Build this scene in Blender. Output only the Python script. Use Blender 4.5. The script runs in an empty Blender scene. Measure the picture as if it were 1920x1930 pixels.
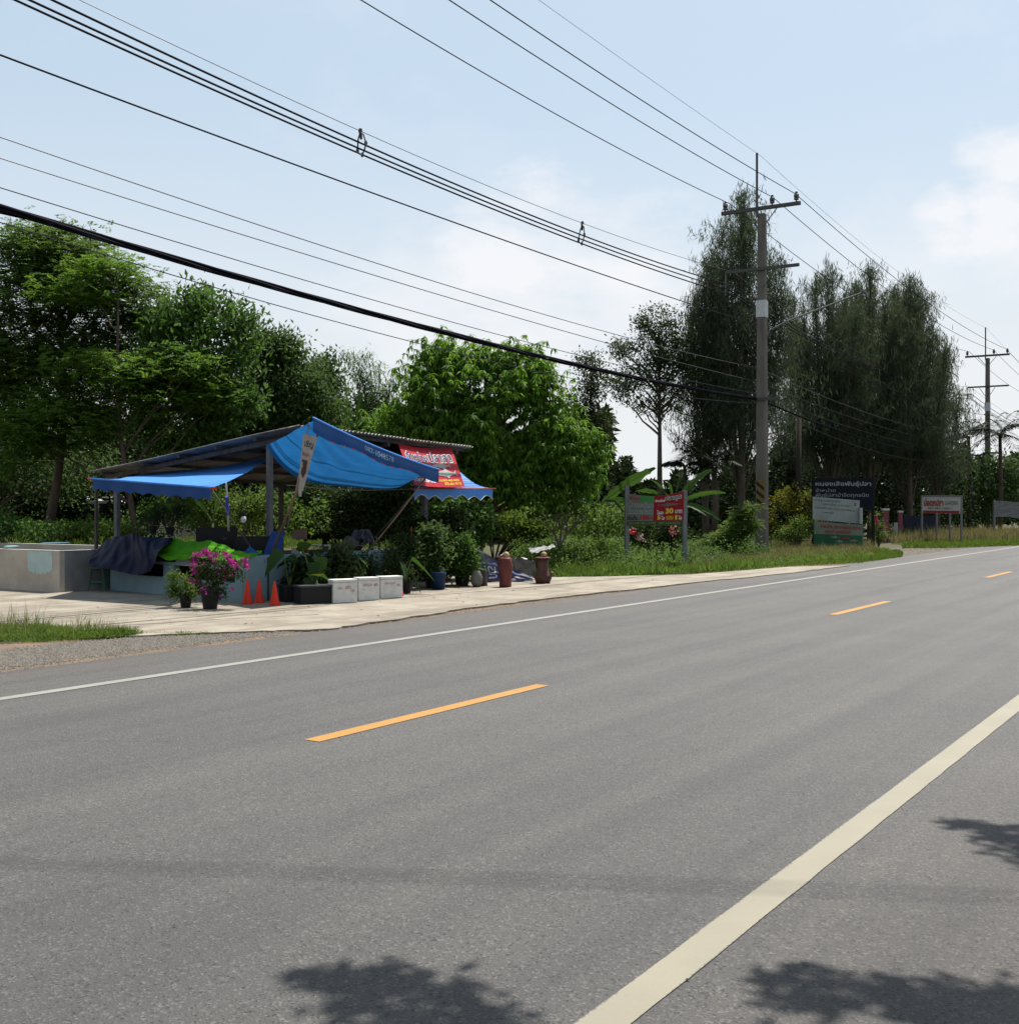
import bpy, math, random
import numpy as np
import mathutils.noise
from mathutils import Vector, Matrix

random.seed(7)
rng = np.random.default_rng(7)
SC = bpy.context.scene
COL = SC.collection

# ------------------------------------------------------------------ camera
CAM_H, FPX, HZ = 1.67, 2200.0, 960.0          # eye height, focal length and horizon measured on the 1920 px wide photograph
cam_d = bpy.data.cameras.new("camera")
cam = bpy.data.objects.new("camera", cam_d); COL.objects.link(cam)
cam.location = (0, 0, CAM_H); cam.rotation_euler = (math.pi / 2, 0, 0)
cam_d.sensor_fit = 'HORIZONTAL'; cam_d.sensor_width = 36.0
cam_d.lens = 36.0 * FPX / 1920.0
cam_d.shift_y = -5.0 / 1920.0
cam_d.clip_start = 0.05; cam_d.clip_end = 6000
SC.camera = cam

# ------------------------------------------------------------------ light
SUN = Vector((0.25, 0.42, 1.0)).normalized()   # towards the sun
sun_d = bpy.data.lights.new("sun", 'SUN'); sun_d.energy = 4.8; sun_d.angle = math.radians(0.5)
sun_d.color = (1.0, 0.95, 0.87)
sun = bpy.data.objects.new("sun", sun_d); COL.objects.link(sun)
sun.rotation_euler = (-SUN).to_track_quat('-Z', 'Y').to_euler()
sun.location = (20, 30, 80)

W = bpy.data.worlds.new("World"); SC.world = W; W.use_nodes = True
nt = W.node_tree; nt.nodes.clear()
def N(tree, kind, **kw):
    n = tree.nodes.new(kind)
    for k, v in kw.items():
        setattr(n, k, v)
    return n
def L(tree, a, b): tree.links.new(a, b)
wo = N(nt, 'ShaderNodeOutputWorld'); bg = N(nt, 'ShaderNodeBackground')
sky = N(nt, 'ShaderNodeTexSky', sky_type='NISHITA'); sky.sun_disc = False
sky.sun_elevation = math.asin(SUN.z); sky.sun_rotation = math.atan2(SUN.x, SUN.y)
sky.altitude = 0; sky.air_density = 1.0; sky.dust_density = 2.5; sky.ozone_density = 1.2
tc = N(nt, 'ShaderNodeTexCoord')
def wm(op, a, b=None, clamp=False):
    m = N(nt, 'ShaderNodeMath', operation=op); m.use_clamp = clamp
    for i, v in enumerate((a, b)):
        if v is None: continue
        if isinstance(v, (int, float)): m.inputs[i].default_value = v
        else: L(nt, v, m.inputs[i])
    return m.outputs[0]
mp = N(nt, 'ShaderNodeMapping'); mp.inputs['Scale'].default_value = (1, 1, 2.0); L(nt, tc.outputs['Generated'], mp.inputs[0])
n1 = N(nt, 'ShaderNodeTexNoise'); n1.inputs['Scale'].default_value = 3.2; n1.inputs['Detail'].default_value = 9; n1.inputs['Roughness'].default_value = .62
L(nt, mp.outputs[0], n1.inputs['Vector'])
n2 = N(nt, 'ShaderNodeTexNoise'); n2.inputs['Scale'].default_value = 13.0; n2.inputs['Detail'].default_value = 8; n2.inputs['Roughness'].default_value = .6
L(nt, mp.outputs[0], n2.inputs['Vector'])
def px_dir(x, y):
    return Vector(((x - 960) / FPX, 1.0, (HZ - y) / FPX)).normalized()
cl = wm('MULTIPLY', wm('SUBTRACT', n1.outputs[0], .52), 2.2)          # thin cloud all over the sky
cl = wm('MULTIPLY', cl, .55, clamp=True)
for (x, y, rad, amt) in ((1000, 520, .125, 1.0), (1180, 520, .10, .8), (760, 590, .10, .55), (1880, 400, .06, 1.3), (1790, 415, .045, 1.2), (1905, 300, .05, 1.2), (1700, 520, .10, .35), (1915, 480, .06, .5)):
    dv = px_dir(x, y)
    vm = N(nt, 'ShaderNodeVectorMath', operation='DISTANCE'); L(nt, tc.outputs['Generated'], vm.inputs[0]); vm.inputs[1].default_value = dv
    g = wm('SUBTRACT', 1.0, wm('DIVIDE', vm.outputs['Value'], rad), clamp=True)
    t = wm('ADD', wm('MULTIPLY', g, 1.45), wm('MULTIPLY', wm('SUBTRACT', n2.outputs[0], .60), 2.6))
    t = wm('MULTIPLY', wm('MULTIPLY', t, amt, clamp=True), wm('MULTIPLY', g, 4.0, clamp=True))
    cl = wm('MAXIMUM', cl, t)
sep = N(nt, 'ShaderNodeSeparateXYZ'); L(nt, tc.outputs['Generated'], sep.inputs[0])
hz = N(nt, 'ShaderNodeMapRange'); hz.inputs['From Min'].default_value = 0.0; hz.inputs['From Max'].default_value = .36
hz.inputs['To Min'].default_value = 1.0; hz.inputs['To Max'].default_value = .0; hz.interpolation_type = 'SMOOTHSTEP'
L(nt, sep.outputs['Z'], hz.inputs['Value'])
mixp = N(nt, 'ShaderNodeMix', data_type='RGBA'); mixp.inputs[0].default_value = .62; L(nt, sky.outputs[0], mixp.inputs[6]); mixp.inputs[7].default_value = (5.9, 7.2, 8.2, 1)
mixh = N(nt, 'ShaderNodeMix', data_type='RGBA'); L(nt, hz.outputs[0], mixh.inputs[0]); L(nt, mixp.outputs[2], mixh.inputs[6]); mixh.inputs[7].default_value = (7.35, 7.5, 7.65, 1)
mixc = N(nt, 'ShaderNodeMix', data_type='RGBA'); L(nt, wm('MULTIPLY', cl, .8, clamp=True), mixc.inputs[0]); L(nt, mixh.outputs[2], mixc.inputs[6]); mixc.inputs[7].default_value = (8.0, 8.0, 8.2, 1)
L(nt, mixc.outputs[2], bg.inputs[0]); bg.inputs[1].default_value = 0.062
L(nt, bg.outputs[0], wo.inputs[0])

SC.view_settings.view_transform = 'Standard'; SC.view_settings.look = 'None'
SC.view_settings.gamma = 1.0; SC.view_settings.use_curve_mapping = False
SC.view_settings.exposure = 0.95
SC.render.engine = 'CYCLES'
SC.cycles.max_bounces = 6; SC.cycles.transparent_max_bounces = 8
SC.cycles.use_adaptive_sampling = True
SC.cycles.use_denoising = True

# ------------------------------------------------------------------ frames
TH = math.atan2(2390 - 960, FPX)               # the road runs this far right of straight ahead
RV = np.array([math.sin(TH), math.cos(TH), 0.0]); NV = np.array([-math.cos(TH), math.sin(TH), 0.0])
def P(x, y, D): return np.array([(x - 960) / FPX * D, D, CAM_H - (y - HZ) / FPX * D])
def G(x, y, z=0.0):
    D = FPX * (CAM_H - z) / (y - HZ)
    return np.array([(x - 960) / FPX * D, D, z])
def R(d, t, z=0.0):                            # d metres from the camera across the road, t metres along it
    q = NV * d + RV * t; q[2] = z; return q
def dt(p): return float(np.dot(p, NV)), float(np.dot(p, RV))
def V(p): return Vector((float(p[0]), float(p[1]), float(p[2])))

# ------------------------------------------------------------------ materials
MATS = {}
KA = .80                                       # overall albedo trim
def mat(name, col, rough=.8, var=.0, vscale=6.0, bump=0.0, bscale=40.0, metal=0.0, spec=.16, col2=None, trans=0.0, attr=None, stretch=None):
    if name in MATS: return MATS[name]
    col = tuple(c * KA for c in col); col2 = tuple(c * KA for c in col2) if col2 else None
    m = bpy.data.materials.new(name); m.use_nodes = True; t = m.node_tree; t.nodes.clear()
    out = N(t, 'ShaderNodeOutputMaterial'); b = N(t, 'ShaderNodeBsdfPrincipled')
    b.inputs['Roughness'].default_value = rough; b.inputs['Metallic'].default_value = metal; b.inputs['Specular IOR Level'].default_value = spec
    c = None
    co = N(t, 'ShaderNodeTexCoord'); src = co.outputs['Object']
    if stretch:
        mm = N(t, 'ShaderNodeMapping'); mm.inputs['Scale'].default_value = stretch; L(t, src, mm.inputs[0]); src = mm.outputs[0]
    if attr:
        at = N(t, 'ShaderNodeAttribute', attribute_name='rnd')
        mx = N(t, 'ShaderNodeMix', data_type='RGBA'); L(t, at.outputs['Fac'], mx.inputs[0])
        mx.inputs[6].default_value = (*col, 1); mx.inputs[7].default_value = (*(col2 or col), 1); c = mx.outputs[2]
    elif var or col2:
        ns = N(t, 'ShaderNodeTexNoise'); ns.inputs['Scale'].default_value = vscale; ns.inputs['Detail'].default_value = 6; ns.inputs['Roughness'].default_value = .65
        L(t, src, ns.inputs['Vector'])
        mr = N(t, 'ShaderNodeMapRange'); mr.inputs['From Min'].default_value = .34; mr.inputs['From Max'].default_value = .66; L(t, ns.outputs[0], mr.inputs['Value'])
        mx = N(t, 'ShaderNodeMix', data_type='RGBA'); L(t, mr.outputs[0], mx.inputs[0])
        c2 = col2 or tuple(x * (1 - var) for x in col)
        mx.inputs[6].default_value = (*col, 1); mx.inputs[7].default_value = (*c2, 1); c = mx.outputs[2]
    if c is None: b.inputs['Base Color'].default_value = (*col, 1)
    else: L(t, c, b.inputs['Base Color'])
    if bump:
        nb = N(t, 'ShaderNodeTexNoise'); nb.inputs['Scale'].default_value = bscale; nb.inputs['Detail'].default_value = 5; L(t, src, nb.inputs['Vector'])
        bp = N(t, 'ShaderNodeBump'); bp.inputs['Strength'].default_value = bump; bp.inputs['Distance'].default_value = .02; L(t, nb.outputs[0], bp.inputs['Height']); L(t, bp.outputs[0], b.inputs['Normal'])
    if trans > 0:
        tr = N(t, 'ShaderNodeBsdfTranslucent'); ms = N(t, 'ShaderNodeMixShader'); ms.inputs[0].default_value = trans
        if attr:
            hs = N(t, 'ShaderNodeHueSaturation'); hs.inputs['Hue'].default_value = .488; hs.inputs['Value'].default_value = 1.7; hs.inputs['Saturation'].default_value = 1.05; L(t, c, hs.inputs['Color']); L(t, hs.outputs[0], tr.inputs[0])
        elif c is not None: L(t, c, tr.inputs[0])
        else: tr.inputs[0].default_value = (*col, 1)
        L(t, b.outputs[0], ms.inputs[1]); L(t, tr.outputs[0], ms.inputs[2]); L(t, ms.outputs[0], out.inputs[0])
    else: L(t, b.outputs[0], out.inputs[0])
    MATS[name] = m; return m

def leafmat(name, a, b, trans=.38, rough=.62, spec=.12):
    return mat(name, a, rough=rough, spec=spec, col2=b, attr=True, trans=trans)

# ------------------------------------------------------------------ mesh builder
class MB:
    def __init__(s): s.v = []; s.f = []
    def quad(s, a, b, c, d):
        i = len(s.v); s.v += [tuple(map(float, q)) for q in (a, b, c, d)]; s.f.append((i, i + 1, i + 2, i + 3)); return s
    def box(s, c, size, M=None):
        hx, hy, hz = (q / 2 for q in size); i = len(s.v)
        for z in (-hz, hz):
            for x, y in ((-hx, -hy), (hx, -hy), (hx, hy), (-hx, hy)):
                p = Vector((x, y, z))
                if M is not None: p = M @ p
                s.v.append((p.x + float(c[0]), p.y + float(c[1]), p.z + float(c[2])))
        s.f += [(i, i + 3, i + 2, i + 1), (i + 4, i + 5, i + 6, i + 7)] + [(i + k, i + (k + 1) % 4, i + 4 + (k + 1) % 4, i + 4 + k) for k in range(4)]
        return s
    def tube(s, pts, rad, seg=6, cap=True):
        pts = [V(p) for p in pts]; n = len(pts)
        rs = [rad] * n if isinstance(rad, (int, float)) else list(rad)
        base = len(s.v); up = None
        for k, p in enumerate(pts):
            d = (pts[min(k + 1, n - 1)] - pts[max(k - 1, 0)]).normalized()
            if up is None or abs(d.dot(up)) > .98: up = Vector((0, 0, 1)) if abs(d.z) < .9 else Vector((1, 0, 0))
            a = d.cross(up).normalized(); b = a.cross(d).normalized(); up = b
            for j in range(seg):
                th = 2 * math.pi * j / seg
                q = p + (a * math.cos(th) + b * math.sin(th)) * rs[k]; s.v.append((q.x, q.y, q.z))
        for k in range(n - 1):
            for j in range(seg):
                a0 = base + k * seg + j; a1 = base + k * seg + (j + 1) % seg
                s.f.append((a0, a1, a1 + seg, a0 + seg))
        if cap:
            s.f.append(tuple(base + j for j in range(seg))[::-1]); s.f.append(tuple(base + (n - 1) * seg + j for j in range(seg)))
        return s
    def lathe(s, c, prof, seg=16, wob=0.0, closed=True):       # prof: (radius, z)
        base = len(s.v)
        for k, (r, z) in enumerate(prof):
            for j in range(seg):
                th = 2 * math.pi * j / seg; rr = r * (1 + wob * math.sin(3 * th + k * .9) + wob * .6 * math.sin(5 * th - k * 1.3))
                s.v.append((c[0] + rr * math.cos(th), c[1] + rr * math.sin(th), c[2] + z))
        for k in range(len(prof) - 1):
            for j in range(seg):
                a0 = base + k * seg + j; a1 = base + k * seg + (j + 1) % seg
                s.f.append((a0, a1, a1 + seg, a0 + seg))
        if closed:
            s.f.append(tuple(base + j for j in range(seg))[::-1]); s.f.append(tuple(base + (len(prof) - 1) * seg + j for j in range(seg)))
        return s
    def grid(s, fn, nu, nv):
        base = len(s.v)
        for j in range(nv + 1):
            for i in range(nu + 1):
                s.v.append(tuple(map(float, fn(i / nu, j / nv))))
        for j in range(nv):
            for i in range(nu):
                a = base + j * (nu + 1) + i; s.f.append((a, a + 1, a + nu + 2, a + nu + 1))
        return s
    def build(s, name, m, parent=None, smooth=False, thick=0.0):
        me = bpy.data.meshes.new(name); me.from_pydata(s.v, [], s.f); me.materials.append(m)
        if smooth: me.polygons.foreach_set('use_smooth', [True] * len(me.polygons))
        me.update(); o = bpy.data.objects.new(name, me); COL.objects.link(o)
        if parent is not None:
            o.parent = parent; o.matrix_parent_inverse = Matrix.Translation(-parent.location) if parent.type == 'EMPTY' else Matrix.Identity(4)
        if thick:
            md = o.modifiers.new("t", 'SOLIDIFY'); md.thickness = thick; md.offset = 0
        return o

def tag(o, label=None, cat=None, group=None, kind=None):
    if label: o['label'] = label
    if cat: o['category'] = cat
    if group: o['group'] = group
    if kind: o['kind'] = kind
    return o
def thing(name, loc, label, cat, group=None):
    o = bpy.data.objects.new(name, None); COL.objects.link(o); o.location = V(loc); o.empty_display_size = .1
    return tag(o, label, cat, group)
def copy_tree(o, loc, label=None):
    def rec(src, par):
        c = src.copy(); COL.objects.link(c); c.parent = par
        for ch in list(src.children): rec(ch, c)
        return c
    c = rec(o, None); c.location = V(loc)
    if label: c['label'] = label
    return c

# scattered leaf faces (numpy)
def leaf_mesh(name, base, dirn, nor, ln, wd, m, parent=None, kind=None, bend=0.0, wide=.45, vals=None):
    n = len(base)
    dirn = dirn / (np.linalg.norm(dirn, axis=1, keepdims=True) + 1e-9)
    side = np.cross(dirn, nor); side /= (np.linalg.norm(side, axis=1, keepdims=True) + 1e-9)
    up = np.cross(side, dirn)
    ln = np.asarray(ln).reshape(-1, 1) * np.ones((n, 1)); wd = np.asarray(wd).reshape(-1, 1) * np.ones((n, 1))
    mid = base + dirn * ln * wide
    v = np.empty((n, 4, 3), np.float32)
    v[:, 0] = base; v[:, 1] = mid + side * wd * .5 + up * wd * .18; v[:, 2] = base + dirn * ln - up * ln * bend; v[:, 3] = mid - side * wd * .5 + up * wd * .18
    me = bpy.data.meshes.new(name)
    me.vertices.add(n * 4); me.vertices.foreach_set('co', v.reshape(-1))
    me.loops.add(n * 4); me.loops.foreach_set('vertex_index', np.arange(n * 4, dtype=np.int32))
    me.polygons.add(n); me.polygons.foreach_set('loop_start', np.arange(0, n * 4, 4, dtype=np.int32)); me.polygons.foreach_set('loop_total', np.full(n, 4, np.int32))
    a = me.attributes.new('rnd', 'FLOAT', 'POINT'); rv = rng.random(n) if vals is None else vals
    a.data.foreach_set('value', np.repeat(rv, 4).astype(np.float32))
    me.materials.append(m); me.update(calc_edges=True); me.validate()
    o = bpy.data.objects.new(name, me); COL.objects.link(o)
    if parent is not None:
        o.parent = parent; o.matrix_parent_inverse = Matrix.Translation(-parent.location)
    if kind: o['kind'] = kind
    return o
def unit(n):
    q = rng.normal(size=(n, 3)); return q / np.linalg.norm(q, axis=1, keepdims=True)

# ------------------------------------------------------------------ text on any surface
def text_mesh(s, bold=0.0, shear=0.0):
    c = bpy.data.curves.new("t", 'FONT'); c.body = s; c.size = 1; c.offset = bold; c.shear = shear; c.resolution_u = 2; c.fill_mode = 'FRONT' if hasattr(c, 'fill_mode') else c.fill_mode
    o = bpy.data.objects.new("t", c); COL.objects.link(o)
    bpy.context.view_layer.update()
    me = bpy.data.meshes.new_from_object(o.evaluated_get(bpy.context.evaluated_depsgraph_get()))
    bpy.data.objects.remove(o); bpy.data.curves.remove(c)
    return me
def text_on(s, fn, box, m, parent, off=.006, name='lettering', bold=0.012, shear=0.0):
    """writes s into box = (u0, u1, v0, v1) of the surface fn(u, v) -> point; v runs down"""
    me = text_mesh(s, bold, shear); n = len(me.vertices)
    co = np.empty(n * 3, np.float32); me.vertices.foreach_get('co', co); co = co.reshape(-1, 3)
    mn, mx = co.min(0), co.max(0)
    u = box[0] + (co[:, 0] - mn[0]) / (mx[0] - mn[0]) * (box[1] - box[0])
    v = box[3] - (co[:, 1] - mn[1]) / (mx[1] - mn[1]) * (box[3] - box[2])
    out = np.array([surf(fn, a, b, off) for a, b in zip(u, v)], np.float32)
    me.vertices.foreach_set('co', out.reshape(-1)); me.update(); me.materials.clear(); me.materials.append(m); me.name = name
    o = bpy.data.objects.new(name, me); COL.objects.link(o); o.parent = parent; o.matrix_parent_inverse = Matrix.Translation(-parent.location)
    return o
def surf(fn, u, v, off):
    p = np.asarray(fn(u, v)); a = np.asarray(fn(min(u + .02, 1.02), v)) - np.asarray(fn(u - .02, v)); b = np.asarray(fn(u, v + .02)) - np.asarray(fn(u, v - .02))
    n = np.cross(b, a); n /= np.linalg.norm(n) + 1e-9
    if np.dot(n, np.array([0, 0, CAM_H]) - p) < 0: n = -n       # the printed side is the one that faces the road
    return p + n * off
def patch_on(pts, fn, m, parent, off=.004, name='print_shape'):
    me = bpy.data.meshes.new(name); me.from_pydata([tuple(surf(fn, u, v, off)) for u, v in pts], [], [tuple(range(len(pts)))]); me.materials.append(m)
    o = bpy.data.objects.new(name, me); COL.objects.link(o); o.parent = parent; o.matrix_parent_inverse = Matrix.Translation(-parent.location); return o
def bil(tl, tr, bl, br, wave=None):
    tl, tr, bl, br = map(np.asarray, (tl, tr, bl, br))
    def f(u, v):
        p = (tl * (1 - u) + tr * u) * (1 - v) + (bl * (1 - u) + br * u) * v
        if wave: p = p + wave(u, v)
        return p
    return f

# ================================================================== GROUND, ROAD
def asphalt_material(name, shoulder=False):
    m = bpy.data.materials.new(name); m.use_nodes = True; t = m.node_tree; b = t.nodes['Principled BSDF']
    co = N(t, 'ShaderNodeTexCoord'); o = co.outputs['Object']
    def noise(scale, detail=4, rough=.6, stretch=None):
        n_ = N(t, 'ShaderNodeTexNoise'); n_.inputs['Scale'].default_value = scale; n_.inputs['Detail'].default_value = detail; n_.inputs['Roughness'].default_value = rough
        s_ = o
        if stretch:
            mm = N(t, 'ShaderNodeMapping'); mm.inputs['Scale'].default_value = stretch; L(t, o, mm.inputs[0]); s_ = mm.outputs[0]
        L(t, s_, n_.inputs['Vector']); return n_.outputs[0]
    def ramp(f, a, b_):
        r = N(t, 'ShaderNodeMapRange'); r.inputs['From Min'].default_value = a; r.inputs['From Max'].default_value = b_; L(t, f, r.inputs['Value']); return r.outputs[0]
    def mix(f, c1, c2):
        x = N(t, 'ShaderNodeMix', data_type='RGBA')
        if isinstance(f, float): x.inputs[0].default_value = f
        else: L(t, f, x.inputs[0])
        for k, c in ((6, c1), (7, c2)):
            if isinstance(c, tuple): x.inputs[k].default_value = (*c, 1)
            else: L(t, c, x.inputs[k])
        return x.outputs[2]
    vo = N(t, 'ShaderNodeTexVoronoi'); vo.inputs['Scale'].default_value = 95; L(t, o, vo.inputs['Vector'])
    vs = N(t, 'ShaderNodeSeparateColor'); L(t, vo.outputs['Color'], vs.inputs[0])
    base = mix(ramp(noise(170, 3), .35, .65), (.0358, .0342, .0336), (.0635, .0608, .0590))
    stone = mix(ramp(vs.outputs[0], .78, 1.05), base, (.115, .110, .102))
    pits = mix(ramp(vs.outputs[1], .86, .97), stone, (.016, .016, .018))
    big = mix(ramp(noise(.55, 5), .35, .7), (1.06, 1.05, 1.03), (.84, .84, .87))
    streak = mix(ramp(noise(1.0, 4, .55, (2.2, .06, 1)), .38, .66), (1.09, 1.075, 1.05), (.76, .765, .80))
    mul = N(t, 'ShaderNodeMix', data_type='RGBA', blend_type='MULTIPLY'); mul.inputs[0].default_value = 1; L(t, pits, mul.inputs[6]); L(t, big, mul.inputs[7])
    mul2 = N(t, 'ShaderNodeMix', data_type='RGBA', blend_type='MULTIPLY'); mul2.inputs[0].default_value = 1; L(t, mul.outputs[2], mul2.inputs[6]); L(t, streak, mul2.inputs[7])
    st_ = mix(ramp(noise(.9, 7, .7), .63, .70), (1.0, 1.0, 1.0), (.80, .80, .80))
    vc = N(t, 'ShaderNodeTexVoronoi', feature='DISTANCE_TO_EDGE'); vc.inputs['Scale'].default_value = .55
    wv = N(t, 'ShaderNodeMix', data_type='VECTOR'); wv.inputs[0].default_value = .12; L(t, o, wv.inputs[4]); nw = N(t, 'ShaderNodeTexNoise'); nw.inputs['Scale'].default_value = 1.7; nw.inputs['Detail'].default_value = 6; L(t, o, nw.inputs['Vector']); L(t, nw.outputs['Color'], wv.inputs[5]); L(t, wv.outputs[1], vc.inputs['Vector'])
    crk = N(t, 'ShaderNodeMath', operation='MULTIPLY'); L(t, ramp(vc.outputs['Distance'], .0035, .0012), crk.inputs[0]); L(t, ramp(noise(.35, 3), .56, .62), crk.inputs[1])
    st2 = mix(crk.outputs[0], st_, (.55, .54, .53))
    m3 = N(t, 'ShaderNodeMix', data_type='RGBA', blend_type='MULTIPLY'); m3.inputs[0].default_value = 1; L(t, mul2.outputs[2], m3.inputs[6]); L(t, st2, m3.inputs[7]); mul2 = m3
    # dusty brown shoulders outside the two edge lines (object x = -distance across)
    sx = N(t, 'ShaderNodeSeparateXYZ'); L(t, o, sx.inputs[0])
    w = N(t, 'ShaderNodeMath', operation='ADD'); L(t, sx.outputs[0], w.inputs[0])
    nn = N(t, 'ShaderNodeMath', operation='MULTIPLY_ADD'); L(t, noise(1.6, 5), nn.inputs[0]); nn.inputs[1].default_value = .9; nn.inputs[2].default_value = -.45; L(t, nn.outputs[0], w.inputs[1])
    near = ramp(w.outputs[0], -1.9, -.4); far = ramp(w.outputs[0], -9.5, -10.9)
    mxx = N(t, 'ShaderNodeMath', operation='MAXIMUM'); L(t, near, mxx.inputs[0]); L(t, far, mxx.inputs[1])
    sc_ = N(t, 'ShaderNodeMath', operation='MULTIPLY'); L(t, mxx.outputs[0], sc_.inputs[0]); sc_.inputs[1].default_value = .55
    dusty = N(t, 'ShaderNodeMix', data_type='RGBA', blend_type='MULTIPLY'); dusty.inputs[0].default_value = 1; L(t, mul2.outputs[2], dusty.inputs[6]); dusty.inputs[7].default_value = (.98, .84, .72, 1)
    fin = mix(sc_.outputs[0], mul2.outputs[2], dusty.outputs[2])
    L(t, fin, b.inputs['Base Color']); b.inputs['Roughness'].default_value = .72; b.inputs['Specular IOR Level'].default_value = .42
    bp = N(t, 'ShaderNodeBump'); bp.inputs['Strength'].default_value = .75; bp.inputs['Distance'].default_value = .006
    hh = N(t, 'ShaderNodeMath', operation='ADD'); L(t, noise(150, 4, .7), hh.inputs[0]); L(t, vo.outputs['Distance'], hh.inputs[1])
    L(t, hh.outputs[0], bp.inputs['Height']); L(t, bp.outputs[0], b.inputs['Normal'])
    return m

def road_strip(name, poly, z, m, label=None, kind='structure', cat=None, parent=None):
    """poly: (d, t) corner list, built in the road's own frame"""
    me = bpy.data.meshes.new(name); me.from_pydata([(-d, t, 0) for d, t in poly], [], [tuple(range(len(poly)))]); me.materials.append(m)
    o = bpy.data.objects.new(name, me); COL.objects.link(o); o.rotation_euler = (0, 0, -TH); o.location = (0, 0, z)
    if parent: o.parent = parent; o.location = (0, 0, z); o.rotation_euler = (0, 0, 0)
    if kind: o['kind'] = kind
    return tag(o, label, cat)

earth = mat('earth', (.10, .08, .05), .95, col2=(.05, .07, .025), vscale=.7, bump=.5, bscale=12)
me_ = MB().quad((-2500, -600, 0), (2500, -600, 0), (2500, 4000, 0), (-2500, 4000, 0))
g_ = me_.build('ground', earth); g_.location.z = -.03; tag(g_, 'dry earth and grass ground either side of the road', kind='structure')
asph = asphalt_material('asphalt')
road = road_strip('road', [(-1.2, -60), (-1.2, 900), (10.87, 900), (10.87, -60)], 0, asph, 'grey two lane asphalt road with dusty shoulders')

def paint_material(name, col, wear, centre=0.0, half=.08):
    m = bpy.data.materials.new(name); m.use_nodes = True; t = m.node_tree; b = t.nodes['Principled BSDF']; co = N(t, 'ShaderNodeTexCoord')
    n_ = N(t, 'ShaderNodeTexNoise'); n_.inputs['Scale'].default_value = 60; n_.inputs['Detail'].default_value = 8; n_.inputs['Roughness'].default_value = .75; L(t, co.outputs['Object'], n_.inputs['Vector'])
    r = N(t, 'ShaderNodeMapRange'); r.inputs['From Min'].default_value = wear; r.inputs['From Max'].default_value = wear + .1; L(t, n_.outputs[0], r.inputs['Value'])
    n2_ = N(t, 'ShaderNodeTexNoise'); n2_.inputs['Scale'].default_value = 2.2; n2_.inputs['Detail'].default_value = 6; L(t, co.outputs['Object'], n2_.inputs['Vector'])
    x0 = N(t, 'ShaderNodeMix', data_type='RGBA'); L(t, n2_.outputs[0], x0.inputs[0]); x0.inputs[6].default_value = (*[c * .8 for c in col], 1); x0.inputs[7].default_value = (*[min(1, c * 1.12) for c in col], 1)
    x = N(t, 'ShaderNodeMix', data_type='RGBA'); L(t, r.outputs[0], x.inputs[0]); L(t, x0.outputs[2], x.inputs[6]); x.inputs[7].default_value = (.08, .075, .065, 1)
    sx = N(t, 'ShaderNodeSeparateXYZ'); L(t, co.outputs['Object'], sx.inputs[0])
    ab = N(t, 'ShaderNodeMath', operation='ADD'); L(t, sx.outputs[0], ab.inputs[0]); ab.inputs[1].default_value = centre
    ac = N(t, 'ShaderNodeMath', operation='ABSOLUTE'); L(t, ab.outputs[0], ac.inputs[0])
    n3_ = N(t, 'ShaderNodeTexNoise'); n3_.inputs['Scale'].default_value = 45; n3_.inputs['Detail'].default_value = 5; L(t, co.outputs['Object'], n3_.inputs['Vector'])
    ad = N(t, 'ShaderNodeMath', operation='MULTIPLY_ADD'); L(t, n3_.outputs[0], ad.inputs[0]); ad.inputs[1].default_value = .03; L(t, ac.outputs[0], ad.inputs[2])
    er = N(t, 'ShaderNodeMapRange'); er.inputs['From Min'].default_value = half + .010; er.inputs['From Max'].default_value = half + .016; L(t, ad.outputs[0], er.inputs['Value'])
    xe = N(t, 'ShaderNodeMix', data_type='RGBA'); L(t, er.outputs[0], xe.inputs[0]); L(t, x.outputs[2], xe.inputs[6]); xe.inputs[7].default_value = (.062, .058, .054, 1)
    L(t, xe.outputs[2], b.inputs['Base Color']); b.inputs['Roughness'].default_value = .7
    bp = N(t, 'ShaderNodeBump'); bp.inputs['Strength'].default_value = .4; bp.inputs['Distance'].default_value = .004; L(t, n_.outputs[0], bp.inputs['Height']); L(t, bp.outputs[0], b.inputs['Normal'])
    return m
def stripe(name, d0, d1, t0, t1, m, label, step=.25):
    k = max(2, int((min(t1, 60) - t0) / step)); ts = list(np.linspace(t0, min(t1, 60), k)) + ([t1] if t1 > 60 else [])
    mb = MB(); j = lambda: random.uniform(-.004, .004)
    ps = [((-(d0 + j()), t_, 0), (-(d1 + j()), t_, 0)) for t_ in ts]
    for a, b_ in zip(ps[:-1], ps[1:]): mb.quad(a[0], a[1], b_[1], b_[0])
    o = mb.build(name, m); o.rotation_euler = (0, 0, -TH); o.location = (0, 0, .004); return tag(o, label, kind='structure')
white = paint_material('line_paint_cream', (.180, .163, .118), .60, 1.8055, .0785); white2 = paint_material('line_paint_white', (.18, .172, .155), .58, 9.345, .075); orange = paint_material('line_paint_orange', (.28, .130, .008), .57, 5.775, .075)
stripe('near_edge_line', 1.727, 1.884, -20, 600, white, 'cream painted edge line on the near side of the road')
stripe('far_edge_line', 9.27, 9.42, -30, 900, white2, 'thin white edge line on the far side of the road', .5)
t1_ = dt(G(587, 1397))[1]; t2_ = dt(G(1017, 1291))[1]
dash_words = ['nearest orange centre dash on the road', 'second orange centre dash from the camera', 'third orange centre dash, far up the road']
for k in range(-1, 12):
    s0 = t1_ + 12.0 * k
    if k == -1: continue
    o = stripe('centre_dash', 5.70, 5.85, s0, s0 + (t2_ - t1_), orange, dash_words[k] if k < 3 else 'orange centre dash beyond the picture edge')

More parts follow.
